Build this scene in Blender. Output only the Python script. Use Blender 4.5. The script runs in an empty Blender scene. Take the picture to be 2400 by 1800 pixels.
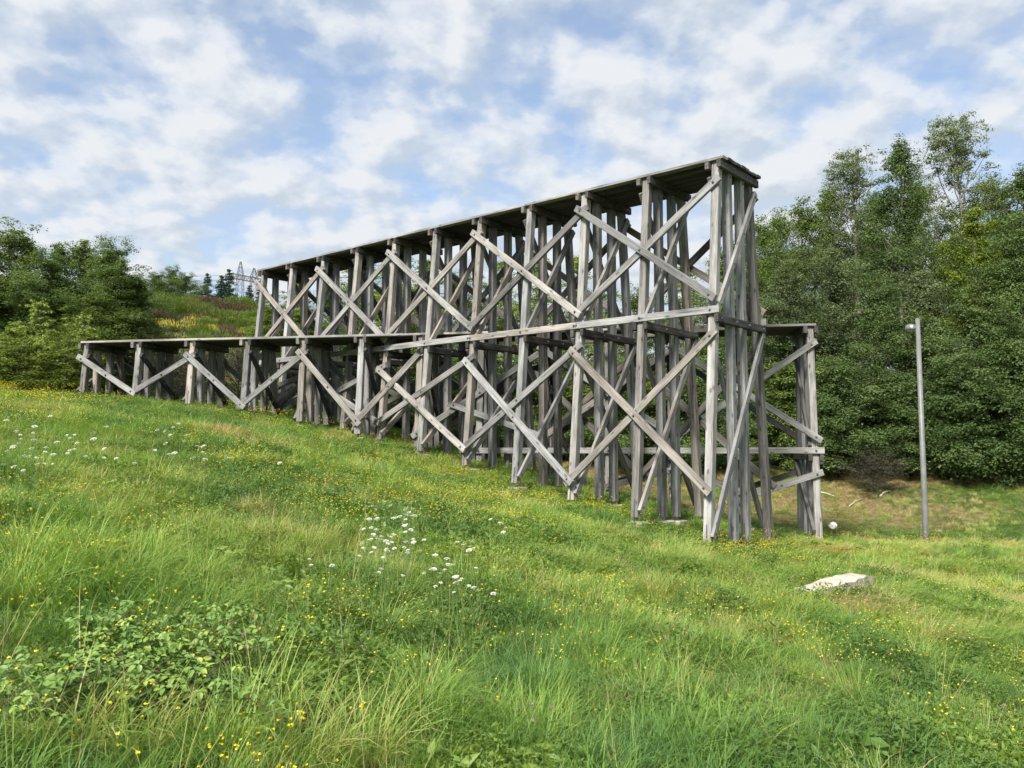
import bpy, math, random
import numpy as np
from mathutils import Matrix, Vector

random.seed(7)
RNG = np.random.default_rng(11)
SC = bpy.context.scene
COL = SC.collection

# ------------------------------------------------------------------ camera, sky, sun, exposure
FPX, TILT = 1923.5, math.atan((1049.1 - 900) / 1923.5)
cam = bpy.data.cameras.new('camera')
cam.sensor_width = 36.0
cam.lens = FPX / 2400 * 36
cam.clip_start, cam.clip_end = 0.05, 6000
cam_o = bpy.data.objects.new('camera', cam)
COL.objects.link(cam_o)
cam_o.location = (0, 0, 0)                       # eye level is z = 0
cam_o.rotation_euler = (math.pi / 2 + TILT, 0, 0)
SC.camera = cam_o

SUN_EL, SUN_AZ = math.radians(44), math.radians(212)    # azimuth from +Y clockwise: behind the camera, to its left
sd = Vector((math.sin(SUN_AZ) * math.cos(SUN_EL), math.cos(SUN_AZ) * math.cos(SUN_EL), math.sin(SUN_EL)))
sun = bpy.data.lights.new('sun', 'SUN')
sun.energy, sun.angle, sun.color = 4.6, math.radians(14), (1.0, 0.95, 0.86)
sun_o = bpy.data.objects.new('sun', sun)
COL.objects.link(sun_o)
sun_o.rotation_euler = sd.to_track_quat('Z', 'Y').to_euler()

world = bpy.data.worlds.new('World')
SC.world = world
world.use_nodes = True
nt = world.node_tree
nt.nodes.clear()


def N_(tree, typ, **kw):
    n = tree.nodes.new(typ)
    for k, v in kw.items():
        if k == 'inp':
            for a, b in v.items():
                n.inputs[a].default_value = b
        else:
            setattr(n, k, v)
    return n


def L_(tree, a, b):
    tree.links.new(a, b)


def ramp(tree, fac, stops, interp='LINEAR'):
    r = tree.nodes.new('ShaderNodeValToRGB')
    r.color_ramp.interpolation = interp
    e = r.color_ramp.elements
    while len(e) < len(stops):
        e.new(0.5)
    for k, (p, c) in enumerate(stops):
        e[k].position = p
        e[k].color = (c[0], c[1], c[2], 1) if not isinstance(c, (int, float)) else (c, c, c, 1)
    L_(tree, fac, r.inputs[0])
    return r.outputs[0]


def math_(tree, op, a, b=None, c=None):
    n = tree.nodes.new('ShaderNodeMath')
    n.operation = op
    for k, v in enumerate((a, b, c)):
        if v is None:
            continue
        if isinstance(v, (int, float)):
            n.inputs[k].default_value = v
        else:
            L_(tree, v, n.inputs[k])
    return n.outputs[0]


def mixc(tree, fac, a, b, mode='MIX'):
    n = tree.nodes.new('ShaderNodeMix')
    n.data_type = 'RGBA'
    n.blend_type = mode
    for k, v in ((0, fac), (6, a), (7, b)):
        if isinstance(v, (int, float)):
            n.inputs[k].default_value = v
        elif isinstance(v, tuple):
            n.inputs[k].default_value = (v[0], v[1], v[2], 1)
        else:
            L_(tree, v, n.inputs[k])
    return n.outputs[2]


# broken layer of cloud over a Nishita sky; the cloud sheet lies on a plane overhead, so it draws together at the horizon
sky = N_(nt, 'ShaderNodeTexSky', sky_type='NISHITA', sun_disc=False, sun_elevation=SUN_EL, sun_rotation=SUN_AZ,
         air_density=1.0, dust_density=.6, ozone_density=1.6)
tc = N_(nt, 'ShaderNodeTexCoord')
sep = N_(nt, 'ShaderNodeSeparateXYZ')
L_(nt, tc.outputs['Generated'], sep.inputs[0])
zc = math_(nt, 'ADD', math_(nt, 'MAXIMUM', sep.outputs[2], 0.0), 0.38)
px_ = math_(nt, 'DIVIDE', sep.outputs[0], zc)
py_ = math_(nt, 'DIVIDE', sep.outputs[1], zc)
cmb = N_(nt, 'ShaderNodeCombineXYZ')
L_(nt, px_, cmb.inputs[0]); L_(nt, py_, cmb.inputs[1])
cmb.inputs[2].default_value = 1.3
def sky_noise(off, scale, detail, rough=.52, dist=.25):
    v = N_(nt, 'ShaderNodeVectorMath', operation='ADD'); v.inputs[1].default_value = off
    L_(nt, cmb.outputs[0], v.inputs[0])
    n = N_(nt, 'ShaderNodeTexNoise', inp={'Scale': scale, 'Detail': detail, 'Roughness': rough, 'Distortion': dist})
    L_(nt, v.outputs[0], n.inputs['Vector'])
    return n.outputs[0]
big = sky_noise((2.4, 0.9, 0), 1.3, 1.0)
mid = sky_noise((0, 0, 0), 9.0, 6.0, .50, .0)
mid2 = sky_noise((-.018, -.036, 0), 9.0, 4.0, .50, .0)          # the same puffs, a little towards the sun: gives them a lit side
thick = math_(nt, 'MULTIPLY', math_(nt, 'MAXIMUM', math_(nt, 'SUBTRACT', .34, sep.outputs[2]), 0.0), .22)   # longer way through the cloud sheet near the horizon
cov = math_(nt, 'ADD', math_(nt, 'ADD', math_(nt, 'MULTIPLY', big, 0.22), math_(nt, 'MULTIPLY', mid, 0.80)), thick)
mask = ramp(nt, cov, [(0.36, 0.30), (0.43, 0.55), (0.50, 0.86), (0.58, 1.0)], 'EASE')
lit = math_(nt, 'ADD', math_(nt, 'MULTIPLY', math_(nt, 'SUBTRACT', mid, mid2), 1.5), math_(nt, 'MULTIPLY', math_(nt, 'SUBTRACT', mid, .5), .45))
ccol = ramp(nt, math_(nt, 'ADD', lit, .5), [(.34, (0.40, 0.448, 0.51)), (.50, (0.475, 0.515, 0.565)), (.66, (0.555, 0.577, 0.605))])
bg1 = N_(nt, 'ShaderNodeBackground', inp={'Strength': 0.14})
L_(nt, sky.outputs[0], bg1.inputs[0])
bg2 = N_(nt, 'ShaderNodeBackground', inp={'Strength': 1.0})
L_(nt, ccol, bg2.inputs[0])
mx = N_(nt, 'ShaderNodeMixShader')
L_(nt, mask, mx.inputs[0]); L_(nt, bg1.outputs[0], mx.inputs[1]); L_(nt, bg2.outputs[0], mx.inputs[2])
wo = N_(nt, 'ShaderNodeOutputWorld')
L_(nt, mx.outputs[0], wo.inputs[0])

vs = SC.view_settings
vs.view_transform = 'Standard'
vs.look = 'None'
vs.exposure = 0.6
vs.gamma = 1.0
vs.use_curve_mapping = False
cy = SC.cycles
cy.use_denoising = True
cy.use_adaptive_sampling = True
cy.adaptive_threshold = 0.025
cy.max_bounces = 5
cy.diffuse_bounces = 2
cy.glossy_bounces = 2
cy.transmission_bounces = 2
cy.transparent_max_bounces = 4
cy.caustics_reflective = cy.caustics_refractive = False
world.cycles.sampling_method = 'NONE'

# ------------------------------------------------------------------ helpers
def new_mat(name):
    m = bpy.data.materials.new(name)
    m.use_nodes = True
    t = m.node_tree
    b = t.nodes['Principled BSDF']
    b.inputs['Roughness'].default_value = 0.8
    return m, t, b


def mesh_np(name, verts, quads=None, tris=None, mats=(), attr=None, smooth=False):
    """mesh from numpy arrays of vertices and quads and/or triangles"""
    me = bpy.data.meshes.new(name)
    verts = np.asarray(verts, np.float32).reshape(-1, 3)
    parts, sizes = [], []
    if quads is not None and len(quads):
        q = np.asarray(quads, np.int32); parts.append(q.ravel()); sizes.append(np.full(len(q), 4, np.int32))
    if tris is not None and len(tris):
        q = np.asarray(tris, np.int32); parts.append(q.ravel()); sizes.append(np.full(len(q), 3, np.int32))
    me.vertices.add(len(verts))
    me.vertices.foreach_set('co', verts.ravel())
    if parts:
        loops = np.concatenate(parts); sz = np.concatenate(sizes)
        me.loops.add(len(loops)); me.loops.foreach_set('vertex_index', loops)
        me.polygons.add(len(sz))
        st = np.zeros(len(sz), np.int32); st[1:] = np.cumsum(sz)[:-1]
        me.polygons.foreach_set('loop_start', st)
        me.polygons.foreach_set('loop_total', sz)
        me.polygons.foreach_set('use_smooth', np.full(len(sz), bool(smooth)))
    for k, v in (attr or {}).items():
        a = me.attributes.new(k, 'FLOAT', 'POINT')
        a.data.foreach_set('value', np.asarray(v, np.float32))
    for m in mats:
        me.materials.append(m)
    me.update(calc_edges=True)
    me.validate()
    return me


def link(name, data, parent=None, M=None, kind=None, label=None, cat=None, group=None):
    o = bpy.data.objects.new(name, data)
    COL.objects.link(o)
    if parent is not None:
        o.parent = parent
    if M is not None:
        o.matrix_basis = M
    tag(o, label, cat, group, kind)
    return o


def tag(o, label=None, cat=None, group=None, kind=None):
    if label: o['label'] = label
    if cat: o['category'] = cat
    if group: o['group'] = group
    if kind: o['kind'] = kind
    return o


def empty(name, loc, label, cat, group=None, rz=0.0, scale=1.0):
    o = link(name, None, None, None, None, label, cat, group)
    o.empty_display_size = 0.2
    o.location = loc
    o.rotation_euler = (0, 0, rz)
    o.scale = (scale, scale, scale) if isinstance(scale, (int, float)) else scale
    return o


class MB:
    """collects quads and triangles into one mesh"""
    def __init__(self):
        self.v, self.q, self.t = [], [], []

    def add(self, verts, quads=(), tris=()):
        o = len(self.v)
        self.v += [tuple(p) for p in verts]
        self.q += [tuple(i + o for i in f) for f in quads]
        self.t += [tuple(i + o for i in f) for f in tris]

    def tube(self, pts, radii, n=6, cap=True):
        pts = [Vector(p) for p in pts]
        rings = []
        for i, p in enumerate(pts):
            d = (pts[min(i + 1, len(pts) - 1)] - pts[max(i - 1, 0)])
            if d.length < 1e-9: d = Vector((0, 0, 1))
            d.normalize()
            a = d.cross(Vector((0, 0, 1)) if abs(d.z) < .9 else Vector((1, 0, 0))).normalized()
            b = d.cross(a)
            rings.append([p + (a * math.cos(2 * math.pi * k / n) + b * math.sin(2 * math.pi * k / n)) * radii[i] for k in range(n)])
        vs_, qs, ts = [], [], []
        for r in rings: vs_ += r
        for i in range(len(rings) - 1):
            for k in range(n):
                qs.append((i * n + k, i * n + (k + 1) % n, (i + 1) * n + (k + 1) % n, (i + 1) * n + k))
        if cap:
            for base, rev in ((0, True), ((len(rings) - 1) * n, False)):
                vs_.append(pts[0] if rev else pts[-1])
                c = len(vs_) - 1
                for k in range(n):
                    f = (base + k, base + (k + 1) % n, c)
                    ts.append(f[::-1] if rev else f)
        self.add(vs_, qs, ts)

    def box(self, c, s, ch=0.0, jit=0.0):
        x, y, z = (a / 2 for a in s)
        if ch <= 0:
            v = [(c[0] + i * x, c[1] + j * y, c[2] + k * z) for k in (-1, 1) for i, j in ((-1, -1), (1, -1), (1, 1), (-1, 1))]
            self.add(v, [(3, 2, 1, 0), (4, 5, 6, 7), (0, 1, 5, 4), (1, 2, 6, 5), (2, 3, 7, 6), (3, 0, 4, 7)])
        else:
            v = []
            for zz, f in ((-z, 1), (-z + ch, 0), (z - ch, 0), (z, 1)):
                a, b = x - ch * f, y - ch * f
                for i, j in ((-a, -b + ch), (-a + ch, -b), (a - ch, -b), (a, -b + ch), (a, b - ch), (a - ch, b), (-a + ch, b), (-a, b - ch)):
                    v.append((c[0] + i + random.uniform(-jit, jit), c[1] + j + random.uniform(-jit, jit), c[2] + zz + random.uniform(-jit, jit)))
            q = [(r * 8 + k, r * 8 + (k + 1) % 8, r * 8 + 8 + (k + 1) % 8, r * 8 + 8 + k) for r in range(3) for k in range(8)]
            q += [(7, 6, 1, 0), (6, 5, 2, 1), (5, 4, 3, 2)]
            q += [(24, 25, 30, 31), (25, 26, 29, 30), (26, 27, 28, 29)]
            self.add(v, q)

    def mesh(self, name, *mats, smooth=False, attr=None):
        return mesh_np(name, np.array(self.v), self.q, self.t, mats, attr, smooth)


# smooth value noise in numpy (for where plants grow)
_perm = np.random.default_rng(3).random((256, 256))
def vnoise(x, y):
    xi, yi = np.floor(x).astype(int), np.floor(y).astype(int)
    fx, fy = x - xi, y - yi
    fx, fy = fx * fx * (3 - 2 * fx), fy * fy * (3 - 2 * fy)
    g = lambda a, b: _perm[a % 256, b % 256]
    return (g(xi, yi) * (1 - fx) + g(xi + 1, yi) * fx) * (1 - fy) + (g(xi, yi + 1) * (1 - fx) + g(xi + 1, yi + 1) * fx) * fy
def fbm(x, y, s=1.0, off=0.0):
    x, y = np.asarray(x, float) * s + off, np.asarray(y, float) * s + off * 1.7
    return (vnoise(x, y) + .5 * vnoise(2.1 * x + 9, 2.1 * y + 4) + .25 * vnoise(4.3 * x + 2, 4.3 * y + 7)) / 1.75

# ------------------------------------------------------------------ trestle frames (plan), shared by the terrain
def frame(P, deg):
    a = math.radians(deg)
    return Vector((P[0], P[1], 0)), Vector((math.sin(a), math.cos(a), 0)), Vector((math.cos(a), -math.sin(a), 0))
HP, HT, HN = frame((4.3691, 17.0), -49.822)      # high trestle: near end, direction away, direction across
LP0, LT, LN = frame((-12.6937, 24.4464), -80.34)  # low trestle: left end; its bents run towards -LT
HBAY, LBAY, BAT, PW = 1.6825, 1.7224, 0.090, 0.17
HP += HT * .02; LP0 += LT * .02
H_DECK, L_DECK = 6.11, 3.17
H_FOOT = [-1.90, -1.47, -1.18, -0.85, -0.46, -0.09, 0.24, 0.55, 0.84, 1.12, 1.38]
L_FOOT = [1.55, 1.43, 1.24, 1.02, 0.71, 0.37, 0.0, -0.38, -0.76, -1.14, -1.52, -1.92, -2.26]

# ------------------------------------------------------------------ terrain
ctrl = [(0, 0, -1.62), (-4, 2, -.8), (4, 2, -2.42), (0, 8, -1.45), (-5, 8, -.55), (5, 8, -2.22), (10, 8, -2.85), (-10, 8, .2),
        (-5, 15, -.03), (-8, 15, .45), (-14, 16, 1.0), (0, 15, -1.15), (5.1, 13.5, -2.12), (8, 13, -2.48),
        (9.4, 19, -2.3), (12.3, 20, -2.52), (15, 17, -2.75), (11, 23, -2.8), (16, 23, -2.95), (25, 22, -3.0), (7.5, 25, -2.6), (3, 25, -1.95), (0, 26, -1.1),
        (4, 31, -1.25), (12, 31, -1.4), (19, 30, -1.5), (28, 30, -1.5), (-3, 29, -.15), (-9, 31, 1.3), (-16, 28, 1.8), (-22, 26, 2.2), (-32, 30, 3),
        (10, 45, 1), (25, 45, 1), (0, 45, 1.5), (-10, 42, 4), (-16, 44, 5), (-24, 45, 6), (-20, 60, 9.0), (-26, 72, 12.0), (-35, 72, 12.5), (-14, 72, 10.5),
        (0, 70, 5), (-28, 85, 12.8), (20, 70, 3), (40, 60, 2), (-60, 60, 11), (-50, 30, 5), (-54, 160, 19), (0, 150, 12), (50, 120, 5), (-20, 0, 1.5), (20, 5, -3), (0, -15, -1.6), (-18, -12, .5), (20, -12, -2.8)]
for i, z in enumerate(H_FOOT):
    for n in (-.6, 2.0):
        p = HP + HT * (i * HBAY) + HN * n
        ctrl.append((p.x, p.y, z - .17 - (.06 if n > 1 else 0)))
for i, z in enumerate(L_FOOT):
    if 6 <= i <= 9: continue
    for n in (-.2, 1.8):
        p = LP0 - LT * (i * LBAY) + LN * n
        ctrl.append((p.x, p.y, z - .16))
C = np.array(ctrl, float)
def _tps(r2):
    return np.where(r2 > 1e-12, .5 * r2 * np.log(np.maximum(r2, 1e-12)), 0)
_n = len(C)
_K = _tps(((C[:, None, :2] - C[None, :, :2]) ** 2).sum(-1)) + np.eye(_n) * 1.5
_P = np.c_[np.ones(_n), C[:, :2]]
_A = np.block([[_K, _P], [_P.T, np.zeros((3, 3))]])
_w = np.linalg.solve(_A, np.r_[C[:, 2], 0, 0, 0])
def gz(x, y, bumps=True):
    x, y = np.atleast_1d(np.asarray(x, float)), np.atleast_1d(np.asarray(y, float))
    xc, yc = np.clip(x, -65, 50), np.clip(y, -16, 165)
    r2 = (xc[..., None] - C[:, 0]) ** 2 + (yc[..., None] - C[:, 1]) ** 2
    z = _tps(r2) @ _w[:_n] + _w[_n] + _w[_n + 1] * xc + _w[_n + 2] * yc
    d = np.hypot(x - xc, y - yc)
    z = z + (8 - z) * np.clip(d / 400, 0, 1)
    if bumps:
        z = z + (fbm(x, y, .9, 5) - .5) * .16 + (fbm(x, y, 2.6, 8) - .5) * .05
    return z
def gz1(x, y):
    return float(gz(x, y)[0])
def ray(px, py):
    u, v = (px - 1200) / FPX, (900 - py) / FPX
    c, s = math.cos(TILT), math.sin(TILT)
    return Vector((u, c - v * s, s + v * c))
def ground_at(px, py, lift=0.0, y0=2.0, y1=70):
    """where the line of sight through a place in the photograph meets the ground (lifted by a plant's height)"""
    d = ray(px, py)
    ys = np.linspace(y0, y1, 900)
    k = ys / d.y
    h = d.z * k - (gz(d.x * k, ys) + lift)
    i = np.argmax(h < 0)
    return Vector((d.x * k[i], ys[i], float(gz(d.x * k[i], ys[i])[0])))

gx = np.unique(np.r_[np.linspace(-26, 30, 141), np.linspace(-70, 55, 60), -26 - np.geomspace(1, 1800, 26), 30 + np.geomspace(1, 1800, 26)])
gy = np.unique(np.r_[np.linspace(-2, 36, 110), np.linspace(36, 165, 70), -2 - np.geomspace(1, 900, 16), 165 + np.geomspace(4, 2600, 20)])
X, Y = np.meshgrid(gx, gy)
Z = gz(X.ravel(), Y.ravel())
ny, nx = X.shape
idx = np.arange(nx * ny).reshape(ny, nx)
quads = np.stack([idx[:-1, :-1], idx[:-1, 1:], idx[1:, 1:], idx[1:, :-1]], -1).reshape(-1, 4)

m_ground, t, b = new_mat('meadow_soil')
geo = N_(t, 'ShaderNodeNewGeometry')
n1 = N_(t, 'ShaderNodeTexNoise', inp={'Scale': .45, 'Detail': 6.0, 'Roughness': .6})
n2 = N_(t, 'ShaderNodeTexNoise', inp={'Scale': 7.0, 'Detail': 8.0, 'Roughness': .7})
L_(t, geo.outputs['Position'], n1.inputs['Vector']); L_(t, geo.outputs['Position'], n2.inputs['Vector'])
c1 = ramp(t, n1.outputs[0], [(.38, (.050, .082, .020)), (.52, (.085, .115, .03)), (.64, (.17, .145, .07))])
c2 = ramp(t, n2.outputs[0], [(.35, .45), (.62, 1.25)])
dr = N_(t, 'ShaderNodeAttribute', attribute_name='dry')
c1 = mixc(t, dr.outputs['Fac'], c1, (.20, .145, .075))
L_(t, mixc(t, 1.0, c1, c2, 'MULTIPLY'), b.inputs['Base Color'])
bm_ = N_(t, 'ShaderNodeBump', inp={'Strength': .6, 'Distance': .06})
L_(t, n2.outputs[0], bm_.inputs['Height']); L_(t, bm_.outputs[0], b.inputs['Normal'])
b.inputs['Roughness'].default_value = 1.0
b.inputs['Specular IOR Level'].default_value = 0.1
def sstep(a, b, v):
    t_ = np.clip((v - a) / (b - a), 0, 1); return t_ * t_ * (3 - 2 * t_)
_x, _y = X.ravel(), Y.ravel()
dryv = sstep(25.2, 28, _y) * sstep(0, 4, _x) * (1 - sstep(34, 40, _y)) * sstep(.30, .55, fbm(_x, _y, .35, 41))
link('ground', mesh_np('ground', np.c_[_x, _y, Z], quads, None, [m_ground], {'dry': dryv}, smooth=True), kind='structure')

# gravel path in the dip on the right
m_path, t, b = new_mat('path_gravel')
geo = N_(t, 'ShaderNodeNewGeometry')
n2 = N_(t, 'ShaderNodeTexNoise', inp={'Scale': 14.0, 'Detail': 8.0, 'Roughness': .7})
L_(t, geo.outputs['Position'], n2.inputs['Vector'])
L_(t, ramp(t, n2.outputs[0], [(.3, (.16, .15, .135)), (.7, (.36, .34, .31))]), b.inputs['Base Color'])
pts = [(8.6, 24.0), (12, 23.2), (16, 22.6), (21, 22.3), (28, 22.5), (40, 24)]
pv, pq = [], []
for i in range(61):
    s = i / 60 * (len(pts) - 1); k = min(int(s), len(pts) - 2); f = s - k
    a, bb = Vector(pts[k]), Vector(pts[k + 1])
    p = a.lerp(bb, f)
    for w in (-.9, -.3, .3, .9):
        pv.append((p.x, p.y + w, gz1(p.x, p.y + w) + .02))
for i in range(60):
    for k in range(3):
        a = i * 4 + k
        pq.append((a, a + 4, a + 5, a + 1)[::-1])
link('path', mesh_np('path', np.array(pv), pq, None, [m_path], smooth=True), kind='structure')

# ------------------------------------------------------------------ weathered timber
def wood_mat(name, lo, midc, hi, dark=1.0):
    m, t, b = new_mat(name)
    tc = N_(t, 'ShaderNodeTexCoord')
    oi = N_(t, 'ShaderNodeObjectInfo')
    off = N_(t, 'ShaderNodeVectorMath', operation='MULTIPLY')
    cx = N_(t, 'ShaderNodeCombineXYZ')
    for k in range(3): L_(t, oi.outputs['Random'], cx.inputs[k])
    off.inputs[1].default_value = (31, 57, 83)
    L_(t, cx.outputs[0], off.inputs[0])
    ad = N_(t, 'ShaderNodeVectorMath', operation='ADD')
    L_(t, tc.outputs['Object'], ad.inputs[0]); L_(t, off.outputs[0], ad.inputs[1])
    def mp(s):
        n = N_(t, 'ShaderNodeMapping'); n.inputs['Scale'].default_value = s
        L_(t, ad.outputs[0], n.inputs[0]); return n.outputs[0]
    wob = N_(t, 'ShaderNodeTexNoise', inp={'Scale': 1.0, 'Detail': 2.0})
    L_(t, mp((3, 3, 2.2)), wob.inputs['Vector'])
    wv = N_(t, 'ShaderNodeVectorMath', operation='MULTIPLY_ADD')
    L_(t, wob.outputs['Color'], wv.inputs[0]); wv.inputs[1].default_value = (2.2, 2.2, .3)
    L_(t, mp((46, 46, 1.1)), wv.inputs[2])
    grain = N_(t, 'ShaderNodeTexNoise', inp={'Scale': 1.0, 'Detail': 3.0, 'Roughness': .62})
    L_(t, wv.outputs[0], grain.inputs['Vector'])
    stain = N_(t, 'ShaderNodeTexNoise', inp={'Scale': 1.0, 'Detail': 5.0, 'Roughness': .6})
    L_(t, mp((4, 4, .9)), stain.inputs['Vector'])
    crack = N_(t, 'ShaderNodeTexNoise', inp={'Scale': 1.0, 'Detail': 3.0, 'Roughness': .5})
    L_(t, mp((22, 22, .55)), crack.inputs['Vector'])
    vor = N_(t, 'ShaderNodeTexVoronoi', inp={'Scale': 1.0, 'Randomness': 1.0})
    L_(t, mp((6.0, 6.0, 2.6)), vor.inputs['Vector'])
    knot = ramp(t, vor.outputs['Distance'], [(.10, .25), (.17, .8), (.24, 1.0)])
    cr = ramp(t, crack.outputs[0], [(.30, .30), (.345, 1.0)])
    g = math_(t, 'ADD', math_(t, 'MULTIPLY', grain.outputs[0], .5), math_(t, 'MULTIPLY', stain.outputs[0], .6))
    col = ramp(t, g, [(.38, lo), (.54, midc), (.68, hi)])
    col = mixc(t, .75, col, knot, 'MULTIPLY')
    col = mixc(t, .8, col, cr, 'MULTIPLY')
    # each beam has its own tone, some browner
    tone = ramp(t, oi.outputs['Random'], [(0, .58), (.2, 1.0), (.4, .74), (.6, 1.15), (.8, .9), (1, 1.2)])
    col = mixc(t, 1.0, col, tone, 'MULTIPLY')
    r2 = math_(t, 'FRACT', math_(t, 'MULTIPLY', oi.outputs['Random'], 17.3))
    warm = ramp(t, r2, [(0, (.97, 1, 1.03)), (.6, (1.0, .99, .975)), (1, (1.06, .97, .88))])
    col = mixc(t, 1.0, col, warm, 'MULTIPLY')
    L_(t, col, b.inputs['Base Color'])
    b.inputs['Roughness'].default_value = .85
    b.inputs['Specular IOR Level'].default_value = .25
    bp = N_(t, 'ShaderNodeBump', inp={'Strength': .55, 'Distance': .006})
    L_(t, grain.outputs[0], bp.inputs['Height']); L_(t, bp.outputs[0], b.inputs['Normal'])
    return m

WOOD = wood_mat('weathered_wood', (.105, .102, .098), (.285, .277, .267), (.45, .442, .43))
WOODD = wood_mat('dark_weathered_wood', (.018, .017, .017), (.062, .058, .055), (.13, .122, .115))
WOODI = wood_mat('grey_wood', (.085, .082, .079), (.225, .218, .21), (.37, .362, .35))  # darker copy of the timber: braces, and posts with shade in the colour
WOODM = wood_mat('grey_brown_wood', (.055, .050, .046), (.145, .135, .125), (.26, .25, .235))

m_steel, t, b = new_mat('galvanised_steel')
geo = N_(t, 'ShaderNodeNewGeometry')
n2 = N_(t, 'ShaderNodeTexNoise', inp={'Scale': 30.0, 'Detail': 4.0})
L_(t, geo.outputs['Position'], n2.inputs['Vector'])
L_(t, ramp(t, n2.outputs[0], [(.3, (.10, .105, .11)), (.7, (.24, .25, .26))]), b.inputs['Base Color'])
b.inputs['Metallic'].default_value = .7
b.inputs['Roughness'].default_value = .5
m_conc, t, b = new_mat('pale_concrete')
geo = N_(t, 'ShaderNodeNewGeometry')
n1 = N_(t, 'ShaderNodeTexNoise', inp={'Scale': 4.0, 'Detail': 8.0, 'Roughness': .65})
n2 = N_(t, 'ShaderNodeTexNoise', inp={'Scale': 60.0, 'Detail': 4.0})
L_(t, geo.outputs['Position'], n1.inputs['Vector']); L_(t, geo.outputs['Position'], n2.inputs['Vector'])
cc = ramp(t, n1.outputs[0], [(.3, (.30, .26, .20)), (.5, (.50, .45, .37)), (.7, (.62, .58, .50))])
L_(t, mixc(t, .5, cc, ramp(t, n2.outputs[0], [(.35, .6), (.6, 1.1)]), 'MULTIPLY'), b.inputs['Base Color'])
bp = N_(t, 'ShaderNodeBump', inp={'Strength': .5, 'Distance': .01}); L_(t, n1.outputs[0], bp.inputs['Height']); L_(t, bp.outputs[0], b.inputs['Normal'])


def timber_mesh(name, L, w, h, mat, ch=.008, jit=.005, bow=.010):
    """squared timber of length L along Z with worn arrises, three rings so it may bow a little"""
    x, y = w / 2, h / 2
    prof = [(-x, -y + ch), (-x + ch, -y), (x - ch, -y), (x, -y + ch), (x, y - ch), (x - ch, y), (-x + ch, y), (-x, y - ch)]
    bx, by = random.uniform(-bow, bow), random.uniform(-bow, bow)
    v = []
    for k, z in enumerate((-L / 2, 0, L / 2)):
        jx, jy = random.uniform(-jit, jit), random.uniform(-jit, jit)
        for p, q in prof:
            v.append((p + jx + (bx if k == 1 else 0), q + jy + (by if k == 1 else 0),
                      z + (random.uniform(-jit, jit) if k != 1 else 0)))
    q = [(r * 8 + k, r * 8 + (k + 1) % 8, r * 8 + 8 + (k + 1) % 8, r * 8 + 8 + k) for r in range(2) for k in range(8)]
    q += [(7, 6, 1, 0), (6, 5, 2, 1), (5, 4, 3, 2), (16, 17, 22, 23), (17, 18, 21, 22), (18, 19, 20, 21)]
    return mesh_np(name, v, q, None, [mat])


def timber(name, root, A, B, w, h, xdir, mat, **kw):
    """timber from A to B; w is its width along xdir, h the other way"""
    A, B = Vector(A), Vector(B)
    zd = (B - A).normalized()
    xd = (Vector(xdir) - zd * zd.dot(Vector(xdir))).normalized()
    yd = zd.cross(xd)
    M = Matrix((xd, yd, zd)).transposed().to_4x4()
    M.translation = (A + B) / 2 - root.location
    return link(name, timber_mesh(name, (B - A).length, w, h, mat, **kw), root, M)


_bolt = MB()
_bolt.tube([(0, 0, 0), (0, 0, .006)], [.030, .030], 8)
_bolt.tube([(0, 0, .006), (0, 0, .024), (0, 0, .030)], [.019, .019, .012], 6)
BOLT = _bolt.mesh('bolt', m_steel)


def bolt(part, root, P, nrm):
    """bolt head on a timber, its axis along nrm; a child of that timber"""
    nrm = Vector(nrm).normalized()
    M = nrm.to_track_quat('Z', 'Y').to_matrix().to_4x4()
    M.translation = Vector(P) - root.location
    return link('bolt', BOLT, part, part.matrix_basis.inverted() @ M)


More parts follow.
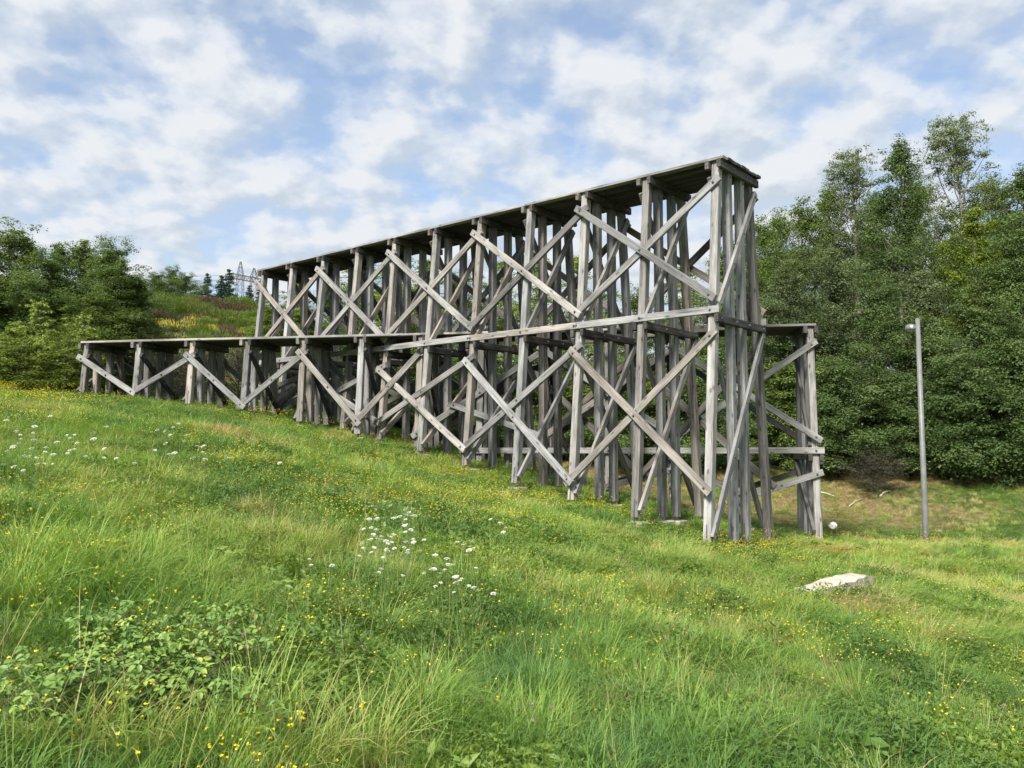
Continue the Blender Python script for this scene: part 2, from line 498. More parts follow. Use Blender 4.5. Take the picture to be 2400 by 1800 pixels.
def build_trestle(root, P, T, Nn, sgn, bay, nb, zdeck, foot, cfg):
    """bents i = 0..nb-1 at s = sgn*i*bay; n runs from the near side (0) to the far side (1.5)"""
    W = lambda s, n, z: P + T * s + Nn * n + Vector((0, 0, z))
    right = -T                                  # the side of each bent that faces the camera
    ztop = zdeck - .065
    nf = lambda z: -BAT * (ztop - z)
    nr = lambda z: 1.5 + BAT * (ztop - z)
    S = lambda i: sgn * i * bay
    waist = cfg['waist']
    # posts with their steel shoes and concrete footings
    for i in range(nb):
        zf = foot[i]
        for k in range(4):
            if (i, k) in cfg.get('skip', ()): continue
            zb = zf - (.05 * k if cfg['fall'] else 0) + random.uniform(-.02, .02)
            n0, n1 = ((nf(zb), nf(ztop)), (.43, .43), (1.05, 1.05), (nr(zb), nr(ztop)))[k]
            A, B = W(S(i), n0, zb), W(S(i), n1, ztop)
            p = timber('post', root, A, B, PW, PW, T, (WOOD, WOODI, WOODI, WOODI)[k] if i else (WOOD, WOOD, WOOD, WOODI)[k], ch=.010, bow=.008)  # inner and rear posts: shade below the deck put into the wood colour
            # slotted steel plate let into the foot of the post, standing on the footing
            mb = MB(); mb.box((0, 0, 0), (.014, PW + .008, .50))
            Mp = p.matrix_basis.copy(); Mp.translation = A - root.location + Vector((0, 0, .13))
            link('steel_plate', mb.mesh('steel_plate', m_steel), p, p.matrix_basis.inverted() @ Mp)
            zg = min(gz1(A.x, A.y), zb - .08)
            mb = MB(); mb.box((0, 0, -.30), (.42 + random.uniform(-.03, .05), .40 + random.uniform(-.03, .05), .66), .02, .008)
            M = Matrix((T, Nn, Vector((0, 0, 1)))).transposed().to_4x4()
            M.translation = A - root.location + Vector((0, 0, zb * 0 - .12))
            link('footing', mb.mesh('footing', m_conc), root, M)
            # a pair of bolts where the caps clasp the post
            for dz in (.13, .24):
                if k in (0, 3) and dz > .2: continue
                c = W(S(i), n1, ztop - dz)
                bolt(p, root, c + right * (PW / 2 + (.0 if dz > .2 else .0)), right) if dz > .2 else None
    # caps under the deck and the beams at the waist, in pairs that clasp the posts
    for i in range(nb):
        for side in (-1, 1):
            so = S(i) - side * (PW / 2 + .047)
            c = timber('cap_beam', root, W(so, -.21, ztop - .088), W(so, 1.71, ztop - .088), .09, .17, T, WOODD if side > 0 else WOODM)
            if side > 0:
                for n in (.0, .43, 1.05, 1.5): bolt(c, root, W(so - .045, n, ztop - .088), right)
            if waist and waist[0] <= i <= waist[1]:
                zw = waist[2] - .085
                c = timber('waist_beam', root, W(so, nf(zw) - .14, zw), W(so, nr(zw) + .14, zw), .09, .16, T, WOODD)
                if side > 0:
                    for n in (nf(zw), .43, 1.05, nr(zw)): bolt(c, root, W(so - .045, n, zw), right)
    # girts along the waist, outside the posts, butted every two bays
    if waist:
        zg_ = waist[2] + .082
        i = waist[0]
        while i < waist[1]:
            j = min(i + 2, waist[1])
            a = S(i) + (-sgn * .2 if i == waist[0] else sgn * .004)
            e = S(j) + (sgn * .2 if j == waist[1] else -sgn * .004)
            for face, nn in ((-1, nf(zg_) - PW / 2 - .045), (1, nr(zg_) + PW / 2 + .045)):
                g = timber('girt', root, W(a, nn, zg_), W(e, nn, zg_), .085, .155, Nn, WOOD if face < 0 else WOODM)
                if face < 0:
                    for q in range(i, j + 1): bolt(g, root, W(S(q) + (.07 * sgn if q == i and i != waist[0] else 0), nn - .043, zg_), -Nn)
            i = j
    # long diagonals on both faces
    for (i, zi, j, zj, layer, faces) in cfg['long']:
        for face in faces:
            def at(i_, z_):
                o = PW / 2 + .045 + layer * .088
                return W(S(i_), (nf(z_) - o) if face < 0 else (nr(z_) + o), z_)
            A, B = at(i, zi), at(j, zj)
            d = (B - A).normalized()
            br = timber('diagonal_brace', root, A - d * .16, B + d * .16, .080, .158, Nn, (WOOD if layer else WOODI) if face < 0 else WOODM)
            if face < 0:
                for q in (A, B, (A + B) / 2): bolt(br, root, q - Nn * .042, -Nn)
    # cross braces in the plane of each bent, one on either side
    for i in range(nb):
        for (zt, zb, mode) in cfg['cross'](i):
            for side in (-1, 1):            # 1: the side that faces the camera
                so = S(i) - side * (PW / 2 + .042)
                up_far = (side > 0) == (mode > 0)
                if up_far: A, B = W(so, nr(zt), zt), W(so, nf(zb), zb)
                else:      A, B = W(so, nf(zt), zt), W(so, nr(zb), zb)
                d = (B - A).normalized()
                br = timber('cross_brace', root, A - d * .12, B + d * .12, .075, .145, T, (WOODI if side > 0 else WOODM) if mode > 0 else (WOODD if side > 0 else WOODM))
                if side > 0:
                    for q in (A, B, A.lerp(B, .36), A.lerp(B, .64)): bolt(br, root, q + right * .040, right)
    # deck of planks laid lengthways
    n0, n1 = -.168, 1.668
    cnt = 9
    pw = (n1 - n0) / cnt
    deck = link('deck', None, root)
    deck.empty_display_size = .2
    sA, sB = S(0) - sgn * cfg['over'], S(nb - 1) + sgn * cfg['over']
    for k in range(cnt):
        cuts = [sA] + [S(c) + (0) for c in ((3, 6, 9) if k % 2 == 0 else (2, 5, 8, 10)) if c < nb - 1] + [sB]
        for a, e in zip(cuts[:-1], cuts[1:]):
            nn = n0 + (k + .5) * pw
            zz = zdeck - .031 + random.uniform(-.003, .003)
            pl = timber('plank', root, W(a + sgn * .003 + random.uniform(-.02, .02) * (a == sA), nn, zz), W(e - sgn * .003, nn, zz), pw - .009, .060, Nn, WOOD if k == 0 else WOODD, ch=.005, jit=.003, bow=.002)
            pl.parent = deck

hroot = empty('trestle_bridge', HP + Vector((0, 0, H_FOOT[0])), 'tall grey timber trestle bridge with two storeys of crossed braces and a plank deck', 'bridge')
LB = [None] * 11
lb = {0: -.80, 2: -.70, 4: .02, 6: .74, 8: 1.28, 10: 1.75}
long_h = []
for k in (0, 2, 4, 6, 8):
    long_h += [(k, 5.56, k + 2, 3.13, 0, (-1, 1)), (k + 2, 5.56, k, 3.13, 1, (-1, 1)),
               (k, 2.28, k + 2, lb[k + 2] - .02, 0, (-1, 1)), (k + 2, 2.16, k, lb[k], 1, (-1, 1))]
build_trestle(hroot, HP, HT, HN, 1, HBAY, 11, H_DECK, H_FOOT, dict(
    waist=(0, 10, 2.735), fall=True, over=.245, long=long_h,
    cross=lambda i: [(5.62, 2.95, 1), (2.46, H_FOOT[i] + .22, 1)]))

lroot = empty('trestle_bridge', LP0 + Vector((0, 0, L_FOOT[0])), 'low grey timber trestle bridge passing through the tall one', 'bridge')
long_l = []
for i in range(6):
    a, c = (i, i + 1) if i % 2 == 0 else (i + 1, i)
    long_l.append((a, 2.62, c, L_FOOT[c] + (.20 if c < 5 else .38), 1 if i % 2 == 0 else 0, (-1, 1)))
long_l += [(8, 2.6, 6, .38, 0, (-1, 1)), (6.6, 1.14, 8, .3, 1, (-1,)),
           (8, 2.62, 10, .27, 1, (-1, 1)), (10, 2.62, 8, .27, 0, (-1, 1)),
           (10, 2.62, 12, .26, 1, (-1, 1)), (12, 2.62, 10, .27, 0, (-1, 1)),
           (12, -.66, 11, -1.22, 0, (-1, 1)), (10, -.55, 11, -1.16, 1, (-1, 1)), (10, -.55, 9, -1.0, 0, (-1, 1))]
def cross_l(i):
    if i < 6: return [(2.66, L_FOOT[i] + .15, -1)]
    if i == 6: return [(2.66, L_FOOT[i] + .35, -1)]
    return [(2.66, .12, -1)] + ([(-.42, L_FOOT[i] + .25, -1)] if i > 8 else [])
build_trestle(lroot, LP0, LT, LN, -1, LBAY, 13, L_DECK, L_FOOT, dict(
    waist=(7, 12, -.158), fall=False, over=.137, long=long_l, cross=cross_l))
# ------------------------------------------------------------------ lamp post, concrete block, bag, branches, pylon, cables
m_pole, t, b = new_mat('lamp_grey_paint')
geo = N_(t, 'ShaderNodeNewGeometry')
n2 = N_(t, 'ShaderNodeTexNoise', inp={'Scale': 6.0, 'Detail': 6.0})
L_(t, geo.outputs['Position'], n2.inputs['Vector'])
L_(t, ramp(t, n2.outputs[0], [(.3, (.15, .155, .15)), (.7, (.22, .225, .215))]), b.inputs['Base Color'])
b.inputs['Roughness'].default_value = .45
m_lens, t, b = new_mat('lamp_lens')
b.inputs['Base Color'].default_value = (.5, .5, .48, 1); b.inputs['Roughness'].default_value = .2
m_chrome, t, b = new_mat('lamp_head_metal')
b.inputs['Base Color'].default_value = (.42, .42, .43, 1); b.inputs['Metallic'].default_value = .8; b.inputs['Roughness'].default_value = .32

lx, ly = 11.62, 23.3
lz = gz1(lx, ly)
ltop = 23.3 * .1577
lamp = empty('street_lamp', (lx, ly, lz), 'slim grey street lamp with a small round head at the right', 'street lamp')
mb = MB(); mb.tube([(0, 0, -.2), (0, 0, .9), (0, 0, ltop - lz)], [.080, .078, .060], 20)
link('pole', mb.mesh('pole', m_pole, smooth=True), lamp)
mb = MB(); mb.tube([(0, 0, ltop - lz), (0, 0, ltop - lz + .02)], [.066, .062], 20)
link('pole_cap', mb.mesh('pole_cap', m_pole), lamp)
mb = MB(); mb.box((0, .02, .62), (.10, .185, .42), .01)
link('access_door', mb.mesh('access_door', m_pole), lamp)
hd = MB()
hz = ltop - lz - .25
hc = Vector((-.10, .22, hz))
rings = [(.015, .14), (.08, .125), (.125, .085), (.145, .025), (.137, -.03)]
hv, hq = [], []
for (r, z) in rings:
    for k in range(20):
        a = 2 * math.pi * k / 20
        hv.append((hc.x + r * math.cos(a), hc.y + r * 1.35 * math.sin(a), hc.z + z * 1.0))
for i in range(len(rings) - 1):
    for k in range(20):
        hq.append((i * 20 + k, (i + 1) * 20 + k, (i + 1) * 20 + (k + 1) % 20, i * 20 + (k + 1) % 20))
hd.add(hv, hq)
hd.add([hc + Vector((0, 0, .143))] + hv[:20], [], [(0, 1 + k, 1 + (k + 1) % 20) for k in range(20)])
head = link('lamp_head', hd.mesh('lamp_head', m_chrome, smooth=True), lamp)
mb = MB(); mb.tube([hc + Vector((0, 0, -.024)), hc + Vector((0, 0, -.05)), hc + Vector((0, 0, -.085))], [.128, .115, .05], 20)
link('lens', mb.mesh('lens', m_lens, smooth=True), head)
mb = MB(); mb.tube([(-.03, .03, hz + .02), (-.07, .12, hz + .03), tuple(hc + Vector((0, 0, .03)))], [.028, .028, .028], 10)
link('arm', mb.mesh('arm', m_pole, smooth=True), lamp)

# long pale concrete block lying in the grass before the near end of the bridge
p = ground_at(1944, 1396)
rb = np.random.default_rng(9)
bx_ = np.linspace(-1.1, 1.1, 15); by_ = np.linspace(-.16, .16, 5)
GX, GY = np.meshgrid(bx_, by_)
edge = (np.abs(GY) > .15) | (np.abs(GX) > 1.09)
GZ = .17 + .02 * np.sin(GX * 2.2 + .5) + rb.normal(0, .008, GX.shape) - edge * .02 + .01 * GX
GXj = GX + rb.normal(0, .012, GX.shape); GYj = GY + rb.normal(0, .014, GX.shape)
top_ = np.c_[GXj.ravel(), GYj.ravel(), GZ.ravel()]
nyb, nxb = GX.shape
ib = np.arange(nxb * nyb).reshape(nyb, nxb)
qb = [tuple(x) for x in np.stack([ib[:-1, :-1], ib[:-1, 1:], ib[1:, 1:], ib[1:, :-1]], -1).reshape(-1, 4)]
loop_ = list(ib[0, :]) + list(ib[1:, -1]) + list(ib[-1, -2::-1]) + list(ib[-2:0:-1, 0])
low_ = top_[loop_] * [1.03, 1.06, 0] + [0, 0, -.40]
nb0 = len(top_); nl_ = len(loop_)
for k in range(nl_):
    qb.append((int(loop_[(k + 1) % nl_]), int(loop_[k]), nb0 + k, nb0 + (k + 1) % nl_))
o = link('concrete_block', mesh_np('concrete_block', np.concatenate([top_, low_]), qb, None, [m_conc]), label='long pale concrete slab half buried in the grass near the bridge end', cat='block')
o.location = (p.x, p.y + .12, p.z - .02)
o.rotation_euler = (.06, 0, math.radians(43))

# crumpled white bag behind the low trestle's end post
m_bag, t, b = new_mat('white_plastic')
b.inputs['Base Color'].default_value = (.86, .86, .85, 1); b.inputs['Roughness'].default_value = .4
m_mark, t, b = new_mat('dark_print'); b.inputs['Base Color'].default_value = (.06, .06, .07, 1)
bp_ = Vector((8.36, 21.6, 0)); bp_.z = gz1(bp_.x, bp_.y)
bv, bq = [], []
for i in range(9):
    th = math.pi * i / 8
    for k in range(14):
        a = 2 * math.pi * k / 14
        r = .09 * (1 + .16 * math.sin(3 * a + i) + .10 * math.sin(5 * a - 2 * i)) * math.sin(th)
        bv.append((r * math.cos(a) * 1.1, r * math.sin(a), .095 * math.cos(th) * (1 + .1 * math.sin(2 * a)) + .45))
for i in range(8):
    for k in range(14):
        bq.append((i * 14 + k, (i + 1) * 14 + k, (i + 1) * 14 + (k + 1) % 14, i * 14 + (k + 1) % 14))
bag = empty('plastic_bag', bp_, 'small crumpled white bag caught in the grass beside the low bridge end post', 'bag')
link('bag_body', mesh_np('bag_body', bv, bq, None, [m_bag]), bag)
mb = MB(); mb.box((.02, -.096, .45), (.035, .012, .025), .004); mb.box((-.02, -.092, .475), (.03, .012, .01), .003)
link('printed_mark', mb.mesh('printed_mark', m_mark), bag)
mb = MB(); mb.tube([(.0, 0, -.05), (.01, .01, .2), (.0, 0, .42)], [.006, .005, .004], 5)
link('twig', mb.mesh('twig', bpy.data.materials['grey_brown_wood']), bag)

m_bark, t, b = new_mat('pale_bark')
geo = N_(t, 'ShaderNodeNewGeometry')
n2 = N_(t, 'ShaderNodeTexNoise', inp={'Scale': 5.0, 'Detail': 6.0, 'Roughness': .65})
mpn = N_(t, 'ShaderNodeMapping'); mpn.inputs['Scale'].default_value = (1, 1, 3)
L_(t, geo.outputs['Position'], mpn.inputs[0]); L_(t, mpn.outputs[0], n2.inputs['Vector'])
L_(t, ramp(t, n2.outputs[0], [(.35, (.06, .052, .042)), (.5, (.22, .20, .16)), (.68, (.40, .38, .32))]), b.inputs['Base Color'])
m_bark2, t, b = new_mat('dark_bark')
geo = N_(t, 'ShaderNodeNewGeometry')
n2 = N_(t, 'ShaderNodeTexNoise', inp={'Scale': 7.0, 'Detail': 6.0, 'Roughness': .65})
L_(t, geo.outputs['Position'], n2.inputs['Vector'])
L_(t, ramp(t, n2.outputs[0], [(.35, (.03, .025, .02)), (.65, (.12, .10, .08))]), b.inputs['Base Color'])
m_stick, t, b = new_mat('bleached_wood'); b.inputs['Base Color'].default_value = (.52, .47, .38, 1)

for (a, c, lab) in (((2063, 1163), (2086, 1152), 'short straight bleached branch lying on the dry bank'),
                    ((1990, 1187), (2023, 1169), 'thin bleached branch lying lower on the dry bank'),
                    ((1922, 1154), (1954, 1163), 'curved bleached branch on the bank by the low bridge end')):
    A, B = ground_at(*a, .05), ground_at(*c, .05)
    mid_ = (A + B) / 2 + Vector((0, .1, .08))
    mb = MB(); mb.tube([A + Vector((0, 0, .05)), mid_, B + Vector((0, 0, .06))], [.035, .03, .02] if 'thin' not in lab else [.02, .017, .012], 7)
    link('fallen_branch', mb.mesh('fallen_branch', m_stick, smooth=True), label=lab, cat='branch')

# lattice pylon beyond the heath
m_lat, t, b = new_mat('pylon_steel')
b.inputs['Base Color'].default_value = (.10, .11, .125, 1); b.inputs['Metallic'].default_value = .3; b.inputs['Roughness'].default_value = .6
py0 = 160.0
pyl = empty('pylon', (ray(571, 700).x * py0, py0, gz1(ray(571, 700).x * py0, py0)), 'grey lattice electricity pylon with two peaks above the far hill', 'pylon')
def lattice(mb, A, B, wa, wb, n, r):
    A, B = Vector(A), Vector(B)
    def ring(f):
        w = (wa + (wb - wa) * f) / 2; c = A.lerp(B, f)
        return [c + Vector((i * w, j * w, 0)) for i, j in ((-1, -1), (1, -1), (1, 1), (-1, 1))]
    for i in range(n):
        r0, r1 = ring(i / n), ring((i + 1) / n)
        for k in range(4):
            mb.tube([r0[k], r1[k]], [r, r], 4, False)
            mb.tube([r0[k], r1[(k + 1) % 4]], [r * .7, r * .7], 3, False)
            mb.tube([r0[(k + 1) % 4], r1[k]], [r * .7, r * .7], 3, False)
zt = ray(553, 613).z / ray(553, 613).y * py0 - pyl.location.z
zc_ = ray(571, 652).z / ray(571, 652).y * py0 - pyl.location.z
for sx, top in ((-1.35, zt), (1.35, zt - 1.3)):
    mb = MB(); lattice(mb, (sx * 1.15, 0, 0), (sx, 0, zc_), 1.9, 1.1, 8, .045)
    link('leg', mb.mesh('leg', m_lat), pyl)
    mb = MB(); lattice(mb, (sx, 0, zc_), (sx, 0, top), 1.3, .18, 4, .04)
    link('peak', mb.mesh('peak', m_lat), pyl)
mb = MB()
for dy in (-.5, .5):
    for dz in (-.45, .45):
        mb.tube([(-3.0, dy, zc_ + dz + .5), (3.2, dy, zc_ + dz - .7)], [.05, .05], 4)
    for k in range(10):
        x0 = -3 + k * .62
        mb.tube([(x0, dy, zc_ - .45 + .5 - k * .12), (x0 + .62, dy, zc_ + .45 + .38 - k * .12)], [.032, .032], 3, False)
        mb.tube([(x0, dy, zc_ + .45 + .5 - k * .12), (x0 + .62, dy, zc_ - .45 + .38 - k * .12)], [.032, .032], 3, False)
link('crossarm', mb.mesh('crossarm', m_lat), pyl)
m_wire, t, b = new_mat('cable'); b.inputs['Base Color'].default_value = (.12, .13, .14, 1)
for n_, (y0_, y1_, lab) in enumerate(((645, 644, 'uppermost of the power cables left of the pylon'), (656, 655, 'second power cable from the top left of the pylon'),
                                      (662, 668, 'third power cable from the top left of the pylon'), (697, 704, 'lowest power cable left of the pylon'))):
    A = ray(300, y0_) * 150.0; B = ray(566 if n_ else 548, y1_) * 160.0
    pts_ = [A.lerp(B, k / 10) - Vector((0, 0, .25 * math.sin(math.pi * k / 10))) for k in range(-6, 11)]
    mb = MB(); mb.tube(pts_, [.028] * len(pts_), 4)
    link('power_cable', mb.mesh('power_cable', m_wire), label=lab, cat='cable', group='power cables')
# ------------------------------------------------------------------ leaf materials
def leaf_mat(name, stops, transl=.35, objvar=.25, gloss=.4):
    m = bpy.data.materials.new(name); m.use_nodes = True
    t = m.node_tree; t.nodes.clear()
    at = N_(t, 'ShaderNodeAttribute', attribute_name='lv')
    oi = N_(t, 'ShaderNodeObjectInfo')
    v = math_(t, 'ADD', at.outputs['Fac'], math_(t, 'MULTIPLY', math_(t, 'SUBTRACT', oi.outputs['Random'], .5), objvar))
    c = ramp(t, v, stops)
    d = N_(t, 'ShaderNodeBsdfDiffuse')
    tr = N_(t, 'ShaderNodeBsdfTranslucent')
    L_(t, c, d.inputs['Color'])
    L_(t, mixc(t, .5, c, (1.7, 1.7, .3), 'MULTIPLY'), tr.inputs[0])
    mx = N_(t, 'ShaderNodeMixShader'); mx.inputs[0].default_value = transl
    L_(t, d.outputs[0], mx.inputs[1]); L_(t, tr.outputs[0], mx.inputs[2])
    o = N_(t, 'ShaderNodeOutputMaterial'); L_(t, mx.outputs[0], o.inputs[0])
    return m

LEAF = {
    'dark': leaf_mat('leaf_dark', [(0, (.058, .10, .036)), (.5, (.118, .182, .064)), (1, (.215, .28, .115))]),
    'grey': leaf_mat('leaf_grey_green', [(0, (.08, .115, .055)), (.5, (.155, .20, .10)), (1, (.29, .33, .18))]),
    'mid': leaf_mat('leaf_mid', [(0, (.065, .105, .028)), (.5, (.13, .19, .052)), (1, (.24, .30, .10))]),
    'lime': leaf_mat('leaf_lime', [(0, (.08, .125, .022)), (.5, (.145, .205, .034)), (1, (.26, .31, .06))]),
    'birch': leaf_mat('leaf_birch', [(0, (.11, .16, .035)), (.5, (.23, .30, .07)), (1, (.42, .48, .18))]),
    'conifer': leaf_mat('leaf_conifer', [(0, (.03, .055, .042)), (.5, (.052, .09, .065)), (1, (.085, .13, .09))], .1),
    'greyb': leaf_mat('leaf_grey_brown', [(0, (.045, .042, .03)), (.5, (.085, .082, .055)), (1, (.14, .14, .09))], .15),
    'brown': leaf_mat('leaf_brown', [(0, (.055, .040, .028)), (.5, (.115, .085, .058)), (1, (.19, .15, .10))], .15),
    'broom': leaf_mat('leaf_broom', [(0, (.05, .09, .02)), (.5, (.10, .15, .03)), (1, (.17, .22, .05))], .2),
    'olive': leaf_mat('leaf_olive', [(0, (.07, .075, .025)), (.5, (.14, .14, .045)), (1, (.22, .21, .08))], .2),
}

def unit(v):
    return v / np.maximum(np.linalg.norm(v, axis=-1, keepdims=True), 1e-9)

def leaves_mesh(name, cen, lv, size, mat, rng, aspect=.62, up=.5, out=None):
    """one small folded quad per leaf; out is the way each leaf's clump faces at that place"""
    n = len(cen)
    nrm = rng.normal(size=(n, 3)) * (.55 if out is not None else 1.0); nrm[:, 2] += up * 1.6
    if out is not None: nrm = nrm + out * .9
    nrm = unit(nrm)
    u = unit(np.cross(nrm, rng.normal(size=(n, 3))))
    v = np.cross(nrm, u)
    s = size * rng.uniform(.65, 1.35, (n, 1))
    a, b_ = u * s, v * s * aspect
    V = np.stack([cen - a, cen - b_ * .9 - a * .1 - nrm * s * .1, cen + a, cen + b_ * .9 - a * .1 - nrm * s * .1], 1).reshape(-1, 3)
    return mesh_np(name, V, np.arange(4 * n).reshape(-1, 4), None, [mat], {'lv': np.repeat(lv, 4)})

def tree_meshes(seed, H, R, base, nleaf, leafsize, lmat, bark, nl=34, trunk_r=.14, shape='poplar', spread=.3, open_=0.0, up=.5):
    """trunk and limbs as one mesh, leaves in clumps at the twig ends as another"""
    rng = np.random.default_rng(seed); random.seed(seed)
    mb = MB()
    n = 9
    tp = []
    wob = rng.normal(0, .05, (n, 2)).cumsum(0) * H / 10
    for i in range(n):
        f = i / (n - 1)
        tp.append(Vector((wob[i, 0] * f, wob[i, 1] * f, H * .97 * f - (.3 if i == 0 else 0))))
    mb.tube(tp, [trunk_r * (1 - .93 * (i / (n - 1)) ** .8) for i in range(n)], 7)
    tips, tw = [], []
    for k in range(nl):
        f = base + (1 - base) * ((k + rng.random()) / nl) ** .9
        f = min(f, .985)
        g = (f - base) / (1 - base)
        if shape == 'poplar': prof = (math.sin(math.pi * min(1, .20 + .80 * g) ** .85)) ** .75 * .95 + .12
        elif shape == 'round': prof = math.sqrt(max(0, 1 - (2 * g - .85) ** 2 * .72)) + .05
        else: prof = (1 - g) ** .7 + .1
        ln = R * prof * (rng.uniform(.45, 1.0) if rng.random() < .6 else rng.uniform(1.0, 1.45))
        az = k * 2.399 + rng.normal(0, .4)
        el = math.radians(16 + 52 * g + rng.normal(0, 12))
        i0 = f * (n - 1); q = int(min(i0, n - 2)); st = tp[q].lerp(tp[q + 1], i0 - q)
        d = Vector((math.cos(az) * math.cos(el), math.sin(az) * math.cos(el), math.sin(el)))
        pts_ = [st]
        for j in range(1, 5):
            d2 = (d + Vector((0, 0, .12 * j)) + Vector(rng.normal(0, .12, 3))).normalized()
            pts_.append(pts_[-1] + d2 * ln / 4)
        r0 = max(.012, trunk_r * .38 * (1 - .75 * f))
        mb.tube(pts_, [r0 * (1 - .2 * j) for j in range(5)], 4, False)
        ntw = 4 + int(ln * 2.2)
        for w in range(ntw):
            h = .25 + .75 * (w + rng.random()) / ntw
            q = min(int(h * 4), 3); s0 = pts_[q].lerp(pts_[q + 1], h * 4 - q)
            dd = (d * .5 + Vector(rng.normal(0, .75, 3)) + Vector((0, 0, .15))).normalized()
            e = s0 + dd * (.22 + .30 * ln * rng.random()) * (1.1 - .35 * h)
            mb.tube([s0, s0.lerp(e, .5) + Vector((0, 0, .03)), e], [r0 * .3, r0 * .22, .004], 3, False)
            tips.append(tuple(e)); tips.append(tuple(s0.lerp(e, .55)))
    tips = np.array(tips)
    tips = tips[rng.random(len(tips)) > open_]
    nc = len(tips)
    sp = spread * np.exp(rng.normal(0, .38, nc)) * (1.05 - .5 * np.clip(tips[:, 2] / H, 0, 1) ** 2)             # clumps of many sizes, flattened, leaves mostly in their shell
    wgt = sp ** 2; wgt /= wgt.sum()
    pick = rng.choice(nc, nleaf, p=wgt)
    dirn = unit(rng.normal(size=(nleaf, 3)))
    dirn[:, 2] = np.where(dirn[:, 2] < -.3, -dirn[:, 2], dirn[:, 2])
    off = dirn * (sp[pick] * rng.random(nleaf) ** .42)[:, None] * np.array([1.1, 1.1, .82])
    stray = rng.random(nleaf) < .10
    off[stray] *= 1.5
    cen = tips[pick] + off
    cen[:, 2] = np.maximum(cen[:, 2], .05)
    cl = rng.random(nc)
    lv = .5 * cl[pick] + .5 * rng.random(nleaf)
    return mb.mesh('trunk', bark, smooth=True), leaves_mesh('crown', cen, lv, leafsize, lmat, rng, up=up, out=dirn)

PROTO = {}
def proto(key, *a, **k):
    if key not in PROTO: PROTO[key] = tree_meshes(*a, **k)
    return PROTO[key]
def proto_defs(key):
    P_ = {
        'pop_open':  lambda: proto(key, 21, 14, 3.0, .28, 36000, .046, LEAF['grey'], m_bark, nl=44, trunk_r=.20, spread=.34, open_=.45),
        'pop_dense': lambda: proto(key, 22, 13, 2.2, .24, 46000, .048, LEAF['dark'], m_bark, nl=50, trunk_r=.19, spread=.40, open_=.20),
        'pop_mid':   lambda: proto(key, 23, 12, 2.6, .14, 48000, .048, LEAF['mid'], m_bark, nl=52, trunk_r=.17, spread=.42, open_=.22),
        'willow':    lambda: proto(key, 24, 9, 2.7, .04, 52000, .046, LEAF['grey'], m_bark2, nl=48, trunk_r=.14, shape='poplar', spread=.42, open_=.35),
        'alder':     lambda: proto(key, 25, 8, 2.6, .03, 52000, .048, LEAF['dark'], m_bark2, nl=46, trunk_r=.13, shape='round', spread=.44, open_=.35),
        'lime':      lambda: proto(key, 26, 11, 2.3, .10, 40000, .050, LEAF['lime'], m_bark, nl=44, trunk_r=.14, spread=.38, open_=.40),
        'shrub':     lambda: proto(key, 27, 4, 2.0, .02, 32000, .046, LEAF['dark'], m_bark2, nl=40, trunk_r=.05, shape='round', spread=.36, open_=.30),
        'shrub_mid': lambda: proto(key, 28, 5, 2.0, .02, 32000, .046, LEAF['mid'], m_bark2, nl=40, trunk_r=.06, shape='round', spread=.36, open_=.30),
        'aspen':     lambda: proto(key, 29, 11, 2.0, .13, 34000, .046, LEAF['birch'], m_bark, nl=46, trunk_r=.10, spread=.30, open_=.35),
        'birch':     lambda: proto(key, 30, 3.2, .85, .03, 5600, .042, LEAF['birch'], m_bark2, nl=34, trunk_r=.025, spread=.10, up=.1, open_=.35),
        'birch2':    lambda: proto(key, 31, 3.2, 1.1, .02, 9000, .030, LEAF['birch'], m_bark2, nl=40, trunk_r=.03, spread=.20, shape='round', open_=.3),
        'wispy':     lambda: proto(key, 32, 6, 1.7, .04, 32000, .038, LEAF['mid'], m_bark2, nl=60, trunk_r=.07, spread=.26, shape='poplar', open_=.3),
        'spire':     lambda: proto(key, 34, 5, .75, .04, 11000, .036, LEAF['mid'], m_bark2, nl=48, trunk_r=.05, spread=.16, shape='cone', open_=.25),
        'twiggy':    lambda: proto(key, 33, 1.6, 1.3, .02, 9000, .020, LEAF['greyb'], m_bark2, nl=60, trunk_r=.03, spread=.14, shape='round'),
    }
    return P_[key]()
PH = {'pop_open': 14, 'pop_dense': 13, 'pop_mid': 12, 'willow': 9, 'alder': 8, 'lime': 11, 'shrub': 4, 'shrub_mid': 5, 'aspen': 11, 'birch': 3.2, 'birch2': 3.2, 'wispy': 6, 'twiggy': 1.6, 'spire': 5}
PR = {'pop_open': 3.0, 'pop_dense': 2.2, 'pop_mid': 2.6, 'willow': 2.7, 'alder': 2.6, 'lime': 2.3, 'shrub': 2.0, 'shrub_mid': 2.0, 'aspen': 2.0, 'birch': .85, 'birch2': 1.1, 'wispy': 1.7, 'twiggy': 1.3, 'spire': .75}

def put_tree(name, key, px, ptop, d, R, label, cat='tree', group=None, rz=None):
    """a tree whose top stands at (px, ptop) in the photograph, d metres away, with crown radius R"""
    r_ = ray(px, ptop); x = r_.x / r_.y * d; zt_ = r_.z / r_.y * d
    zg_ = gz1(x, d)
    H = zt_ - zg_
    tr, cr_ = proto_defs(key)
    sz, sr = H / PH[key], R / PR[key]
    o = empty(name, (x, d, zg_ - .05), label, cat, group, rz if rz is not None else random.uniform(0, 6.28), (sr, sr, sz))
    link('trunk', tr, o); link('crown', cr_, o)
    return o

